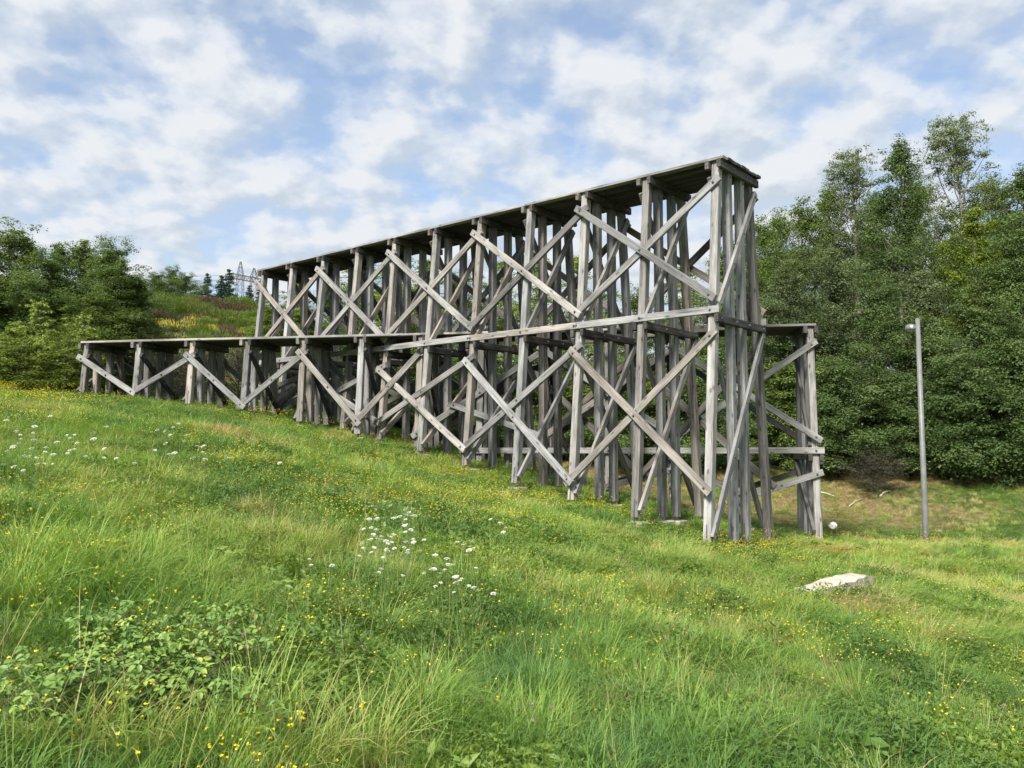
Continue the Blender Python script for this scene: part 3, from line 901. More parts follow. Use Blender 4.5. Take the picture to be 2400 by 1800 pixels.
random.seed(5)
GW = 'trees of the wood behind the bridge'
for a in [
    ('poplar_tree', 'pop_open', 2248, 285, 40, 3.3, 'tallest poplar of the wood, with an airy crown, at the right'),
    ('poplar_tree', 'pop_dense', 2098, 338, 37, 2.2, 'dark narrow poplar standing left of the tallest tree'),
    ('poplar_tree', 'pop_open', 2005, 362, 41, 2.9, 'airy pale poplar, second of the tall ones from the bridge'),
    ('poplar_tree', 'pop_mid', 1872, 480, 38, 2.7, 'rounded poplar at the left shoulder of the wood'),
    ('poplar_tree', 'pop_mid', 1775, 520, 41, 2.4, 'poplar right beside the tall bridge end'),
    ('poplar_tree', 'pop_dense', 2388, 405, 39, 2.9, 'tall dark poplar cut off by the right edge'),
    ('maple_tree', 'lime', 2278, 500, 34.5, 2.1, 'yellow-green tree below the tallest poplar'),
    ('alder_tree', 'alder', 2395, 600, 32.5, 2.7, 'broad dark tree at the right edge below the poplars'),
    ('willow_tree', 'willow', 2165, 650, 34, 2.5, 'grey-green rounded tree behind the street lamp'),
    ('willow_tree', 'willow', 1945, 600, 35, 2.7, 'grey-green rounded tree left of the street lamp'),
    ('willow_tree', 'willow', 1830, 640, 35, 2.5, 'grey-green tree directly above the low bridge end'),
    ('alder_tree', 'alder', 2045, 720, 34, 2.3, 'dark leafy tree between the low bridge end and the lamp'),
    ('poplar_tree', 'pop_mid', 1690, 585, 40, 2.4, 'tree seen just past the tall end posts'),
    ('alder_tree', 'alder', 2290, 760, 32.5, 2.4, 'low dark tree right of the street lamp'),
    ('poplar_tree', 'pop_mid', 1935, 440, 44, 2.8, 'poplar in the second row, left of the airy pale poplar'),
    ('poplar_tree', 'pop_mid', 1825, 505, 44, 2.6, 'poplar in the second row at the left shoulder of the wood'),
    ('poplar_tree', 'pop_dense', 1725, 560, 44, 2.5, 'dark tree in the second row beside the tall bridge end'),
    ('poplar_tree', 'pop_mid', 2150, 420, 45, 2.8, 'poplar in the second row between the dark and the tallest one'),
    ('poplar_tree', 'pop_mid', 2325, 425, 44, 3.0, 'poplar in the second row right of the tallest one'),
    ('poplar_tree', 'pop_dense', 2050, 470, 44, 2.8, 'dark poplar in the second row under the airy pale one'),
    ('alder_tree', 'alder', 1760, 700, 36, 2.5, 'dark tree filling the wood right behind the tall end posts'),
    ('poplar_tree', 'pop_dense', 2230, 560, 38, 2.6, 'dark poplar behind the yellow-green tree'),
]:
    put_tree(*a, group=GW)
GS = 'shrubs at the foot of the wood'
for a in [
    ('shrub', 'shrub', 1960, 900, 32, 2.2, 'dark leafy shrub right of the low bridge end'),
    ('shrub', 'shrub', 2120, 930, 32, 2.0, 'dark leafy shrub behind the street lamp pole'),
    ('shrub', 'shrub', 2240, 900, 31, 2.1, 'dark leafy shrub hanging over the bank right of the lamp'),
    ('shrub', 'shrub', 2380, 880, 30.5, 2.3, 'dark leafy shrub at the right edge above the bank'),
    ('shrub', 'shrub_mid', 1840, 880, 33, 2.1, 'shrub seen past the low bridge end post'),
    ('shrub', 'twiggy', 2045, 1085, 30.0, 1.6, 'grey twiggy bush on the bank left of the lamp'),
]:
    put_tree(*a, cat='bush', group=GS)
GC = 'young trees seen through the bridge'
ORD = ['first', 'second', 'third', 'fourth', 'fifth', 'sixth', 'seventh', 'eighth', 'ninth', 'tenth', 'eleventh', 'twelfth', 'thirteenth']
kk = 0
for (k, px, pt, d, R) in [('aspen', 1600, 620, 41, 2.2), ('pop_mid', 1500, 680, 38, 2.4), ('aspen', 1430, 640, 42, 2.2), ('aspen', 1340, 600, 43, 2.2), ('aspen', 1255, 590, 41, 2.2),
                          ('aspen', 1165, 610, 43, 2.2), ('pop_mid', 1090, 640, 40, 2.4), ('aspen', 1010, 612, 44, 2.3), ('aspen', 930, 585, 42, 2.2), ('aspen', 850, 590, 44, 2.2), ('pop_mid', 770, 650, 41, 2.0), ('aspen', 690, 660, 40, 1.8), ('aspen', 640, 690, 40, 1.3)]:
    put_tree('aspen_tree', k, px, pt, d, R, 'young pale-leaved aspen seen through the tall bridge, %s from the right' % ORD[kk], group=GC); kk += 1
kk = 0
for (k, px, pt, d, R) in [('shrub', 1640, 900, 33, 2.2), ('shrub_mid', 1530, 880, 34, 2.2), ('shrub', 1430, 900, 33, 2.1), ('shrub_mid', 1320, 860, 34, 2.3), ('shrub', 1210, 880, 34, 2.2), ('shrub_mid', 1100, 850, 34.5, 2.3), ('shrub', 1000, 840, 34, 2.2), ('shrub_mid', 900, 820, 34, 2.2), ('shrub', 800, 810, 34, 2.0), ('shrub_mid', 700, 805, 33, 1.8), ('twiggy', 560, 850, 30, 1.7), ('twiggy', 470, 850, 29, 1.7), ('twiggy', 390, 845, 29, 1.6)]:
    put_tree('shrub', k, px, pt, d, R, 'shaded shrub seen through the lower bays of the bridges, %s from the right' % ORD[kk], 'bush', 'shrubs behind the bridge'); kk += 1
GL = 'trees at the left edge'
for a in [
    ('willow_tree', 'wispy', 25, 545, 31, 2.3, 'tallest willow at the left edge with long wispy shoots'),
    ('willow_tree', 'wispy', 190, 590, 33, 2.3, 'willow with upright shoots, second from the left edge'),
    ('alder_tree', 'alder', 268, 612, 31, 1.9, 'dark dense tree rising behind the low bridge end at left'),
    ('alder_tree', 'alder', 105, 640, 30, 2.0, 'dark tree filling the gap between the two left willows'),
    ('alder_tree', 'alder', 325, 690, 32, 1.4, 'dark low tree bordering the yellow heath'),
    ('alder_tree', 'alder', -60, 600, 30, 2.2, 'dark tree cut off by the left edge'),
    ('willow_tree', 'wispy', 225, 690, 29, 1.8, 'bushy willow just behind the low bridge end'),
]:
    put_tree(*a, group=GL)
for a in [
    ('willow_tree', 'spire', 75, 560, 31.5, 1.1, 'slender upright willow top right of the tallest left willow'),
    ('willow_tree', 'spire', 150, 572, 32, 1.0, 'slender willow shoot left of the second willow'),
    ('willow_tree', 'spire', 205, 568, 32, 1.0, 'tallest slender shoot of the second willow'),
    ('willow_tree', 'spire', 255, 592, 30.5, 1.0, 'slender pointed top beside the dark left tree'),
    ('willow_tree', 'spire', 290, 612, 30.5, .9, 'slender pointed top nearest to the yellow heath'),
    ('willow_tree', 'spire', 320, 650, 31, .9, 'small pointed willow above the heath edge'),
]:
    put_tree(*a, group=GL)
for a in [
    ('young_birch', 'birch', 100, 712, 25.6, 1.0, 'light green young birch, taller of the two by the low bridge end'),
    ('young_birch', 'birch', 205, 742, 25.8, .85, 'light green young birch touching the left end of the low deck'),
    ('young_birch', 'birch', 25, 770, 25.0, .9, 'light green young birch at the left edge of the meadow'),
    ('shrub', 'birch2', 150, 800, 25.2, 1.2, 'loose green shrub under the two young birches'),
    ('shrub', 'birch2', 40, 810, 24.6, 1.3, 'loose green shrub at the left edge of the meadow'),
    ('shrub', 'birch2', 95, 790, 26.5, 1.4, 'green shrub behind the taller young birch'),
    ('shrub', 'birch2', -45, 790, 25.0, 1.3, 'green shrub cut off by the left edge'),
]:
    put_tree(*a, cat='bush' if a[0] == 'shrub' else 'tree', group='young growth at the left end of the low bridge')

# far ridge: dark hedge trees and conifers
for px, pt, d, lab in ((365, 652, 84, 'dark rounded tree on the far ridge, leftmost of three'), (400, 642, 86, 'dark rounded tree on the far ridge, middle of three'), (435, 655, 85, 'dark rounded tree on the far ridge, nearest the conifers')):
    put_tree('ridge_tree', 'alder', px, pt, d, 2.2, lab, group='dark trees on the far ridge')
def conifer_meshes(seed, H, R):
    rng = np.random.default_rng(seed); mb = MB()
    mb.tube([(0, 0, -.3), (0, 0, H * .5), (0, 0, H)], [.11, .07, .012], 6)
    cen, lv = [], []
    z = .5
    while z < H * .98:
        g = 1 - z / H
        nb_ = 7
        for k in range(nb_):
            a = rng.uniform(0, 6.28); ln = R * (g ** .85) * rng.uniform(.7, 1.15) + .05
            e = Vector((math.cos(a) * ln, math.sin(a) * ln, z - .12 * ln + rng.normal(0, .05)))
            mb.tube([(0, 0, z), e], [.02, .005], 3, False)
            m_ = int(16 + 60 * ln)
            f = rng.random(m_) ** .7
            c = np.c_[e.x * f, e.y * f, z + (e.z - z) * f] + rng.normal(0, .07 + .05 * ln, (m_, 3)) * [1, 1, .6]
            cen.append(c); lv.append(.5 * rng.random() + .5 * rng.random(m_))
        z += .28
    cen = np.concatenate(cen); lv = np.concatenate(lv)
    return mb.mesh('trunk', m_bark2), leaves_mesh('crown', cen, lv, .085, LEAF['conifer'], rng, .35, .2)
cf = [conifer_meshes(s, 6.0, 1.7) for s in (41, 42)]
for k, (px, pt, d, sc, lab) in enumerate(((487, 640, 92, 1.0, 'small pointed conifer, leftmost on the far ridge'), (520, 645, 95, 1.25, 'broad dark conifer just left of the pylon'), (538, 630, 97, 1.0, 'tallest conifer left of the pylon'),
                                          (585, 668, 92, 1.1, 'dark conifer at the foot of the pylon'), (610, 672, 94, 1.0, 'conifer right of the pylon beside the tall bridge deck'))):
    r_ = ray(px, pt); x = r_.x / r_.y * d; zg_ = gz1(x, d); H = r_.z / r_.y * d - zg_
    o = empty('conifer', (x, d, zg_), lab, 'tree', 'conifers on the far ridge', random.uniform(0, 6), (sc * H / 6, sc * H / 6, H / 6))
    link('trunk', cf[k % 2][0], o); link('crown', cf[k % 2][1], o)

# heath bushes on the far slope: broom (upright green switches), brown dead broom, olive scrub
def heath_bush(seed, mat, H, R, n, ln, wd):
    rng = np.random.default_rng(seed)
    az, q = rng.uniform(0, 6.28, n), np.sqrt(rng.random(n))
    f = rng.random(n) ** .6
    base = np.c_[np.cos(az) * q * R * .35, np.sin(az) * q * R * .35, np.zeros(n)]
    tip = np.c_[np.cos(az) * q * R, np.sin(az) * q * R, H * np.sqrt(np.maximum(0, 1 - q ** 2 * .75))]
    c = base + (tip - base) * f[:, None] + rng.normal(0, .06, (n, 3))
    d = unit(tip - base + rng.normal(0, .35, (n, 3)) + [0, 0, .3]) * ln * rng.uniform(.6, 1.3, (n, 1))
    s = unit(np.cross(d, rng.normal(size=(n, 3)))) * wd
    V = np.stack([c - d * .5, c + s, c + d * .5, c - s], 1).reshape(-1, 3)
    lump = fbm(az * 2 + seed, q * 3)
    lv = np.repeat(np.clip(.6 * lump + .4 * rng.random(n), 0, 1), 4)
    cr_ = mesh_np('crown', V, np.arange(4 * n).reshape(-1, 4), None, [mat], {'lv': lv})
    mb = MB()
    for k in range(7):
        a = k * .9; mb.tube([(0, 0, -.1), (math.cos(a) * R * .3, math.sin(a) * R * .3, H * .5)], [.03, .012], 4, False)
    return mb.mesh('stem', m_bark2), cr_
HB = {'broom': [heath_bush(51, LEAF['broom'], 1.6, 1.2, 5200, .30, .010), heath_bush(52, LEAF['mid'], 1.5, 1.3, 5200, .24, .013)],
      'brown': [heath_bush(53, LEAF['brown'], 1.3, 1.2, 5200, .22, .010)], 'olive': [heath_bush(54, LEAF['olive'], 1.2, 1.2, 5200, .24, .012)]}
HL = {'broom': 'green upright broom bush on the heath slope', 'brown': 'brown withered bush on the heath slope', 'olive': 'olive scrub bush on the heath slope'}
random.seed(15)
spots = [('brown', 500, 715, 66, 2.0), ('brown', 530, 722, 62, 1.8), ('brown', 475, 710, 70, 1.6), ('brown', 395, 705, 66, 1.3), ('brown', 372, 748, 52, 1.0), ('broom', 375, 705, 68, 1.5), ('broom', 400, 730, 58, 1.6), ('broom', 345, 700, 62, 1.6),
         ('broom', 590, 735, 58, 1.6), ('broom', 560, 700, 70, 1.5), ('olive', 440, 712, 68, 1.4), ('olive', 550, 715, 66, 1.6), ('brown', 450, 742, 54, 1.3), ('broom', 540, 745, 52, 1.2), ('olive', 490, 735, 56, 1.2), ('broom', 610, 720, 62, 1.4), ('broom', 355, 740, 56, 1.4),
         ('olive', 420, 690, 76, 1.5), ('broom', 452, 690, 76, 1.3), ('broom', 520, 700, 74, 1.3), ('olive', 580, 700, 74, 1.5), ('broom', 470, 765, 47, 1.0), ('olive', 420, 770, 46, 1.1), ('olive', 520, 778, 45, 1.1), ('olive', 590, 770, 47, 1.2), ('broom', 620, 770, 47, 1.2), ('olive', 560, 790, 42, 1.0), ('olive', 370, 785, 43, 1.0), ('olive', 465, 795, 41, .9)]
for k in range(34):
    d = random.uniform(56, 82)
    spots.append((random.choice(['brown', 'brown', 'broom', 'broom', 'olive']), random.uniform(335, 640), 700, d, random.uniform(.9, 1.7)))
for k in range(26):
    d = random.uniform(39, 56)
    spots.append((random.choice(['olive', 'broom', 'broom', 'olive', 'brown']), random.uniform(335, 650), 760, d, random.uniform(.5, .95)))
for kind, px, pt, d, sc in spots:
    r_ = ray(px, pt); x = r_.x / r_.y * d
    g = HB[kind][random.randrange(len(HB[kind]))]
    H = random.uniform(1.0, 1.6)
    o = empty('heath_bush', (x, d, gz1(x, d) - .1), HL[kind], 'bush', HL[kind].split(' on ')[0] + 'es on the heath', random.uniform(0, 6), (sc, sc, H / 1.45))
    link('stem', g[0], o); link('crown', g[1], o)
# goldenrod in bloom, a yellow mass on the slope
m_gold, t, b = new_mat('goldenrod_bloom')
at = N_(t, 'ShaderNodeAttribute', attribute_name='lv')
L_(t, ramp(t, at.outputs['Fac'], [(0, (.10, .13, .04)), (.45, (.19, .20, .05)), (.6, (.33, .29, .025)), (1, (.50, .42, .04))]), b.inputs['Base Color'])
rng = np.random.default_rng(61)
n = 60000
yy = rng.uniform(36, 60, n); xx = -yy * rng.uniform(.29, .47, n)
den = fbm(xx, yy, .45, 3)
ok = den > .43; xx, yy = xx[ok], yy[ok]; n = len(xx)
hh = rng.random(n) ** .6 * (.7 + .5 * fbm(xx, yy, .8))
c = np.c_[xx, yy, gz(xx, yy) + hh]
d = unit(rng.normal(size=(n, 3)) * .5 + [0, 0, 1]) * rng.uniform(.08, .20, (n, 1))
s = unit(np.cross(d, rng.normal(size=(n, 3)))) * .020
bloom = (hh > .5) & (fbm(xx, yy, .6, 12) * .6 + fbm(xx, yy, 2.5, 18) * .4 > .45) & (yy > 45 + 3 * fbm(xx, yy, .4)) & (yy < 56)
lv = np.where(bloom, rng.uniform(.6, 1, n), rng.uniform(0, .45, n))
V = np.stack([c - d, c + s, c + d, c - s], 1).reshape(-1, 3)
link('goldenrod', mesh_np('goldenrod', V, np.arange(4 * n).reshape(-1, 4), None, [m_gold], {'lv': np.repeat(lv, 4)}), kind='stuff', label='yellow goldenrod in bloom across the heath slope', cat='flowers')
# ------------------------------------------------------------------ meadow: tufts placed as instances by geometry nodes
def plant_mat(name, stops, transl, spec=.35):
    m = bpy.data.materials.new(name); m.use_nodes = True
    t = m.node_tree; t.nodes.clear()
    lv = N_(t, 'ShaderNodeAttribute', attribute_name='lv')
    ti = N_(t, 'ShaderNodeAttribute', attribute_name='tint', attribute_type='INSTANCER')
    v = math_(t, 'ADD', ti.outputs['Fac'], math_(t, 'MULTIPLY', math_(t, 'SUBTRACT', lv.outputs['Fac'], .5), .36))
    c = ramp(t, v, stops)
    d = N_(t, 'ShaderNodeBsdfPrincipled'); d.inputs['Roughness'].default_value = .5; d.inputs['Specular IOR Level'].default_value = spec
    tr = N_(t, 'ShaderNodeBsdfTranslucent')
    L_(t, c, d.inputs['Base Color']); L_(t, mixc(t, .4, c, (1.5, 1.5, .3), 'MULTIPLY'), tr.inputs[0])
    mx = N_(t, 'ShaderNodeMixShader'); mx.inputs[0].default_value = transl
    L_(t, d.outputs[0], mx.inputs[1]); L_(t, tr.outputs[0], mx.inputs[2])
    o = N_(t, 'ShaderNodeOutputMaterial'); L_(t, mx.outputs[0], o.inputs[0])
    return m
GRASS = plant_mat('grass_blade', [(0, (.56, .46, .25)), (.14, (.48, .43, .16)), (.30, (.355, .455, .10)), (.50, (.225, .375, .066)), (.74, (.145, .275, .058)), (1, (.10, .215, .08))], .35)
HERB = plant_mat('herb_leaf', [(0, (.22, .31, .05)), (.5, (.13, .225, .04)), (1, (.07, .145, .032))], .3)
YEL = plant_mat('yellow_petal', [(0, (.88, .60, .015)), (.5, (.92, .74, .02)), (1, (.92, .80, .06))], .2)
PINK = plant_mat('clover_petal', [(0, (.45, .16, .30)), (1, (.55, .25, .40))], .2)

def blade_tuft(name, seed, n, r, l0, l1, w, curl, spread, comb=(0, 0), segs=4, mat=None):
    rng = np.random.default_rng(seed)
    a, q = rng.uniform(0, 6.283, n), np.sqrt(rng.random(n)) * r
    base = np.c_[np.cos(a) * q, np.sin(a) * q, np.full(n, -.03)]
    az = a + rng.normal(0, .8, n)
    hd = np.c_[np.cos(az), np.sin(az)] * spread * rng.uniform(.3, 1, (n, 1)) + np.array(comb)
    hn = np.linalg.norm(hd, axis=1); az = np.arctan2(hd[:, 1], hd[:, 0])
    th = np.clip(hn, 0, 1.1)
    ln = rng.uniform(l0, l1, n); cu = curl * rng.uniform(.3, 1.5, n)
    side = np.c_[-np.sin(az), np.cos(az), np.zeros(n)]
    ww = w * rng.uniform(.6, 1.3, n)
    tw = rng.normal(0, .5, n)
    side = side * np.cos(tw)[:, None] + np.array([0, 0, 1.0]) * np.sin(tw)[:, None] * .5
    P = base.copy(); rows = []
    for s in range(segs):
        f = s / segs
        wf = ww * (1 - .75 * f ** 1.6)
        rows += [P - side * wf[:, None], P + side * wf[:, None]]
        P = P + np.c_[np.cos(az) * np.sin(th), np.sin(az) * np.sin(th), np.cos(th)] * (ln / segs)[:, None]
        th = th + cu / segs
    rows.append(P)
    V = np.stack(rows, 1)
    m = 2 * segs + 1
    off = (np.arange(n) * m)[:, None]
    Q = np.concatenate([off + np.array([[2 * s, 2 * s + 1, 2 * s + 3, 2 * s + 2]]) for s in range(segs - 1)])
    T_ = off + np.array([[m - 3, m - 2, m - 1]])
    return mesh_np(name, V.reshape(-1, 3), Q, T_, [mat or GRASS], {'lv': np.repeat(rng.random(n), m)})

def herb_tuft(name, seed, n, r, h, ls):
    rng = np.random.default_rng(seed)
    a, q = rng.uniform(0, 6.283, n), np.sqrt(rng.random(n))
    c = np.c_[np.cos(a) * q * r, np.sin(a) * q * r, h * rng.random(n) ** .55 * np.sqrt(1.05 - q ** 2)]
    return leaves_mesh(name, c, rng.random(n), ls, HERB, rng, .45, .9)

def flower_tuft(name, seed, heads, r, h0, h1, mat, size):
    rng = np.random.default_rng(seed)
    V, F, lv = [], [], []
    for k in range(heads):
        a, q = rng.uniform(0, 6.28), math.sqrt(rng.random()) * r
        c = np.array([math.cos(a) * q, math.sin(a) * q, rng.uniform(h0, h1)])
        for j in range(5):
            p = c + rng.normal(0, size * .45, 3) * [1, 1, .4]
            nn = unit(rng.normal(size=3) + [0, -.3, .8]); u = unit(np.cross(nn, rng.normal(size=3))); v = np.cross(nn, u)
            o = len(V); s = size * rng.uniform(.5, .9)
            V += [p - u * s, p - v * s * .7, p + u * s, p + v * s * .7]; F.append((o, o + 1, o + 2, o + 3)); lv += [rng.random()] * 4
    return mesh_np(name, np.array(V), F, None, [mat], {'lv': lv})

def bank(name, meshes):
    c = bpy.data.collections.new(name)
    for k, m in enumerate(meshes):
        o = bpy.data.objects.new('%s_%02d' % (name, k), m)
        c.objects.link(o)
    return c

def scatter(name, coll, pos, rot, scl, pick, tint, label, cat):
    me = bpy.data.meshes.new(name)
    me.vertices.add(len(pos)); me.vertices.foreach_set('co', np.asarray(pos, np.float32).ravel())
    for nm, ty, val in (('rot', 'FLOAT_VECTOR', rot), ('scl', 'FLOAT', scl), ('pick', 'INT', pick), ('tint', 'FLOAT', tint)):
        a = me.attributes.new(nm, ty, 'POINT')
        a.data.foreach_set('vector' if ty == 'FLOAT_VECTOR' else 'value', np.asarray(val, np.int32 if ty == 'INT' else np.float32).ravel())
    o = link(name, me, kind='stuff', label=label, cat=cat)
    ng = bpy.data.node_groups.new(name, 'GeometryNodeTree')
    ng.interface.new_socket('Geometry', in_out='INPUT', socket_type='NodeSocketGeometry')
    ng.interface.new_socket('Geometry', in_out='OUTPUT', socket_type='NodeSocketGeometry')
    gi, go = ng.nodes.new('NodeGroupInput'), ng.nodes.new('NodeGroupOutput')
    ci = ng.nodes.new('GeometryNodeCollectionInfo')
    ci.inputs['Collection'].default_value = coll
    ci.inputs['Separate Children'].default_value = True
    ci.inputs['Reset Children'].default_value = True
    ip = ng.nodes.new('GeometryNodeInstanceOnPoints')
    ip.inputs['Pick Instance'].default_value = True
    def na(nm, ty):
        n = ng.nodes.new('GeometryNodeInputNamedAttribute'); n.data_type = ty; n.inputs['Name'].default_value = nm
        return n.outputs['Attribute']
    ng.links.new(gi.outputs[0], ip.inputs['Points'])
    ng.links.new(ci.outputs[0], ip.inputs['Instance'])
    ng.links.new(na('pick', 'INT'), ip.inputs['Instance Index'])
    ng.links.new(na('rot', 'FLOAT_VECTOR'), ip.inputs['Rotation'])
    ng.links.new(na('scl', 'FLOAT'), ip.inputs['Scale'])
    ng.links.new(ip.outputs[0], go.inputs[0])
    md = o.modifiers.new('scatter', 'NODES'); md.node_group = ng
    return o

def sample(n, y0, y1, k=.72, m=2.5, seed=0):
    rng = np.random.default_rng(seed)
    f = lambda y: k * y + m
    out = []
    while sum(len(o) for o in out) < n:
        y = rng.uniform(y0, y1, n); x = rng.uniform(-1, 1, n) * f(y1)
        ok = np.abs(x) < f(y); out.append(np.c_[x[ok], y[ok]])
    return np.concatenate(out)[:n]

def strip(P, keepout=True):
    """leave out the posts' footprint so no tuft grows through timber, and the path"""
    x, y = P[:, 0], P[:, 1]
    ok = ~((x > 8.4) & (np.abs(y - np.interp(x, [8.6, 12, 16, 21, 28, 40], [24, 23.2, 22.6, 22.3, 22.5, 24])) < .95))
    bx, by = x - BLK.x, y - BLK.y
    ca, sa = math.cos(math.radians(43)), math.sin(math.radians(43))
    ok &= ~((np.abs(bx * ca + by * sa) < .85) & (np.abs(-bx * sa + by * ca) < .34))
    return P[ok]
BLK = bpy.data.objects['concrete_block'].location
BRAM = ground_at(360, 1590)
TALL = ground_at(120, 1340)

# tuft meshes: near ones fine, far ones with fewer, broader blades
near = bank('meadow_tuft', [blade_tuft('tuft', 100 + k, 60, .11, .16, .40, .0026, 1.3, .55) for k in range(4)] +
            [blade_tuft('tuft', 110 + k, 60, .12, .18, .42, .0026, 1.7, .35, (.55, -.15)) for k in range(4)])
far = bank('meadow_tuft_far', [blade_tuft('tuft', 120 + k, 46, .16, .14, .36, .0048, 1.3, .55, segs=3) for k in range(4)] +
           [blade_tuft('tuft', 130 + k, 46, .17, .16, .38, .0048, 1.7, .35, (.55, -.15), segs=3) for k in range(4)])
herbs = bank('herb_tuft', [herb_tuft('herb', 140 + k, 170, .15, .17, .012) for k in range(4)] + [herb_tuft('herb', 146 + k, 110, .17, .2, .02) for k in range(2)] + [herb_tuft('herb', 149, 34, .16, .16, .042)])
flows = bank('flower_tuft', [flower_tuft('flower', 150 + k, 5, .15, .17, .27, YEL, .0066) for k in range(4)])
clov = bank('clover_tuft', [flower_tuft('flower', 156, 3, .10, .16, .24, PINK, .010)])
stalks = bank('stalk_tuft', [blade_tuft('stalk', 160 + k, 5, .06, .35, .62, .0015, .7, .45) for k in range(4)])

def lay(P, seed, lean=.12):
    rng = np.random.default_rng(seed)
    z = gz(P[:, 0], P[:, 1])
    n = len(P)
    return np.c_[P, z], rng, n

FEET = []
for i_, z_ in enumerate(H_FOOT):
    for n_ in (-BAT * (6.04 - z_), .43, 1.05, 1.5 + BAT * (6.04 - z_)): FEET.append(HP + HT * (i_ * HBAY) + HN * n_)
for i_, z_ in enumerate(L_FOOT):
    for n_ in (-BAT * (3.1 - z_), .43, 1.05, 1.5 + BAT * (3.1 - z_)): FEET.append(LP0 - LT * (i_ * LBAY) + LN * n_)
FEET = np.array([(f.x, f.y) for f in FEET])
def near_feet(x, y):
    """1 at a post's foot, 0 half a metre away: little grass grows on and around the footings"""
    d2 = np.min((x[:, None] - FEET[:, 0]) ** 2 + (y[:, None] - FEET[:, 1]) ** 2, axis=1)
    return np.exp(-d2 / .10)

def grass_layer(name, coll, P, seed, label, s0=.65, s1=1.08, far_=False):
    pos, rng, n = lay(P, seed)
    x, y = P[:, 0], P[:, 1]
    patch = .55 * fbm(x, y, .5, 21) + .45 * fbm(x, y, 1.7, 25)     # which kind of grass grows here
    dry = fbm(x, y, .42, 33)
    hgt = .4 * fbm(x, y, .7, 44) + .6 * fbm(x, y, 2.0, 47)
    comb_ = np.clip((x - 1.0) / 4, 0, 1) + (fbm(x, y, .3, 50) - .55) * 1.6
    combed = rng.random(n) < np.clip(comb_, .05, .92)
    pick = rng.integers(0, 4, n) + np.where(combed, 4, 0)
    rz = np.where(combed, rng.normal(0, .55, n) + (fbm(x, y, .5, 60) - .5) * 3.0, rng.uniform(0, 6.28, n))
    rot = np.c_[rng.normal(0, .10, n), rng.normal(0, .10, n), rz]
    tint = .52 + (patch - .5) * 1.6 + rng.normal(0, .11, n)
    dry = dry - np.clip((x - 4) / 4, 0, 1) * .12
    tint = np.where(dry > .69, tint - (dry - .69) * 3.2, tint)
    right = np.clip((x - 3.5) / 5, 0, 1)        # paler, finer grass on the right-hand slope
    tint -= right * .10
    tall = np.exp(-(((x - TALL.x) / .9) ** 2 + ((y - TALL.y) / 1.0) ** 2))
    tint = tint * (1 - .8 * tall) + .38 * .8 * tall
    tint = np.where(rng.random(n) < .03, .14, tint)
    scl = rng.uniform(s0, s1, n) * (.40 + 1.15 * np.clip((hgt - .25) * 1.7, 0, 1.2)) * (1 + .45 * tall)
    nearb = np.exp(-(((x - BRAM.x) / .75) ** 2 + ((y - BRAM.y) / .40) ** 2))
    scl *= 1 - .65 * nearb
    scl *= 1 - .6 * near_feet(x, y)
    return scatter(name, coll, pos, rot, scl, pick, np.clip(tint, .02, .98), label, 'grass')

def thin(P, seed, fn):
    rng = np.random.default_rng(seed)
    return P[rng.random(len(P)) < fn(P[:, 0], P[:, 1])]

P = strip(sample(4200, 1.6, 7.5, seed=1))
grass_layer('meadow_grass', near, P, 1, 'long green meadow grass in the foreground')
P = strip(sample(10500, 7.5, 15, seed=2))
grass_layer('meadow_grass', near, P, 2, 'green meadow grass on the middle of the slope', .72, 1.15)
P = strip(sample(17000, 15, 27, seed=3))
P = P[~((P[:, 1] > 24.6) & (P[:, 0] > 2.5))]
grass_layer('meadow_grass', far, P, 3, 'green meadow grass around the feet of the bridge', .72, 1.12)
# dry, short grass on the bank under the wood
P = strip(sample(10500, 24.6, 33.5, .75, 3, seed=4))
P = P[(P[:, 0] > 2.0) | (P[:, 1] > 27)]
pos, rng, n = lay(P, 9)
dry = fbm(P[:, 0], P[:, 1], .5, 71)
tint = np.where(P[:, 0] > -2, .20 - (dry - .5) * 1.9 + .28 * np.clip(1 - (P[:, 1] - 24.6) / 2.2, 0, 1), .6) + rng.normal(0, .08, n)
tint -= np.clip((P[:, 1] - 27) / 6, 0, 1) * .08
scatter('bank_grass', far, pos, np.c_[rng.normal(0, .2, n), rng.normal(0, .2, n), rng.uniform(0, 6.28, n)], rng.uniform(.4, .8, n), rng.integers(0, 8, n), np.clip(tint, .02, .9), 'short dry grass on the bank under the wood', 'grass')
# low herbs (trefoil, clover) between the grass
P = strip(np.concatenate([sample(5200, 1.6, 7.5, seed=5), sample(15000, 7.5, 15, seed=6), sample(10000, 15, 25, seed=7)]))
P = thin(P, 3, lambda x, y: np.clip((.5 * fbm(x, y, .6, 80) + .5 * fbm(x, y, 1.6, 82) - .40) * 6, .06, 1) * (1 - .75 * np.clip((x - 4) / 4, 0, 1)))
P = thin(P, 31, lambda x, y: 1 - .9 * np.exp(-(((x - BRAM.x) / .8) ** 2 + ((y - BRAM.y) / .5) ** 2)))
pos, rng, n = lay(P, 11)
hs = rng.uniform(.7, 1.25, n) * (.7 + .7 * fbm(P[:, 0], P[:, 1], .7, 85))
scatter('meadow_herbs', herbs, pos, np.c_[rng.normal(0, .15, (n, 2)), rng.uniform(0, 6.28, n)], hs, rng.integers(0, 7, n), np.clip(.5 + (fbm(P[:, 0], P[:, 1], .9, 90) - .5) * 1.6 + rng.normal(0, .1, n), .02, .98), 'low dark green clover and trefoil among the grass', 'herbs')
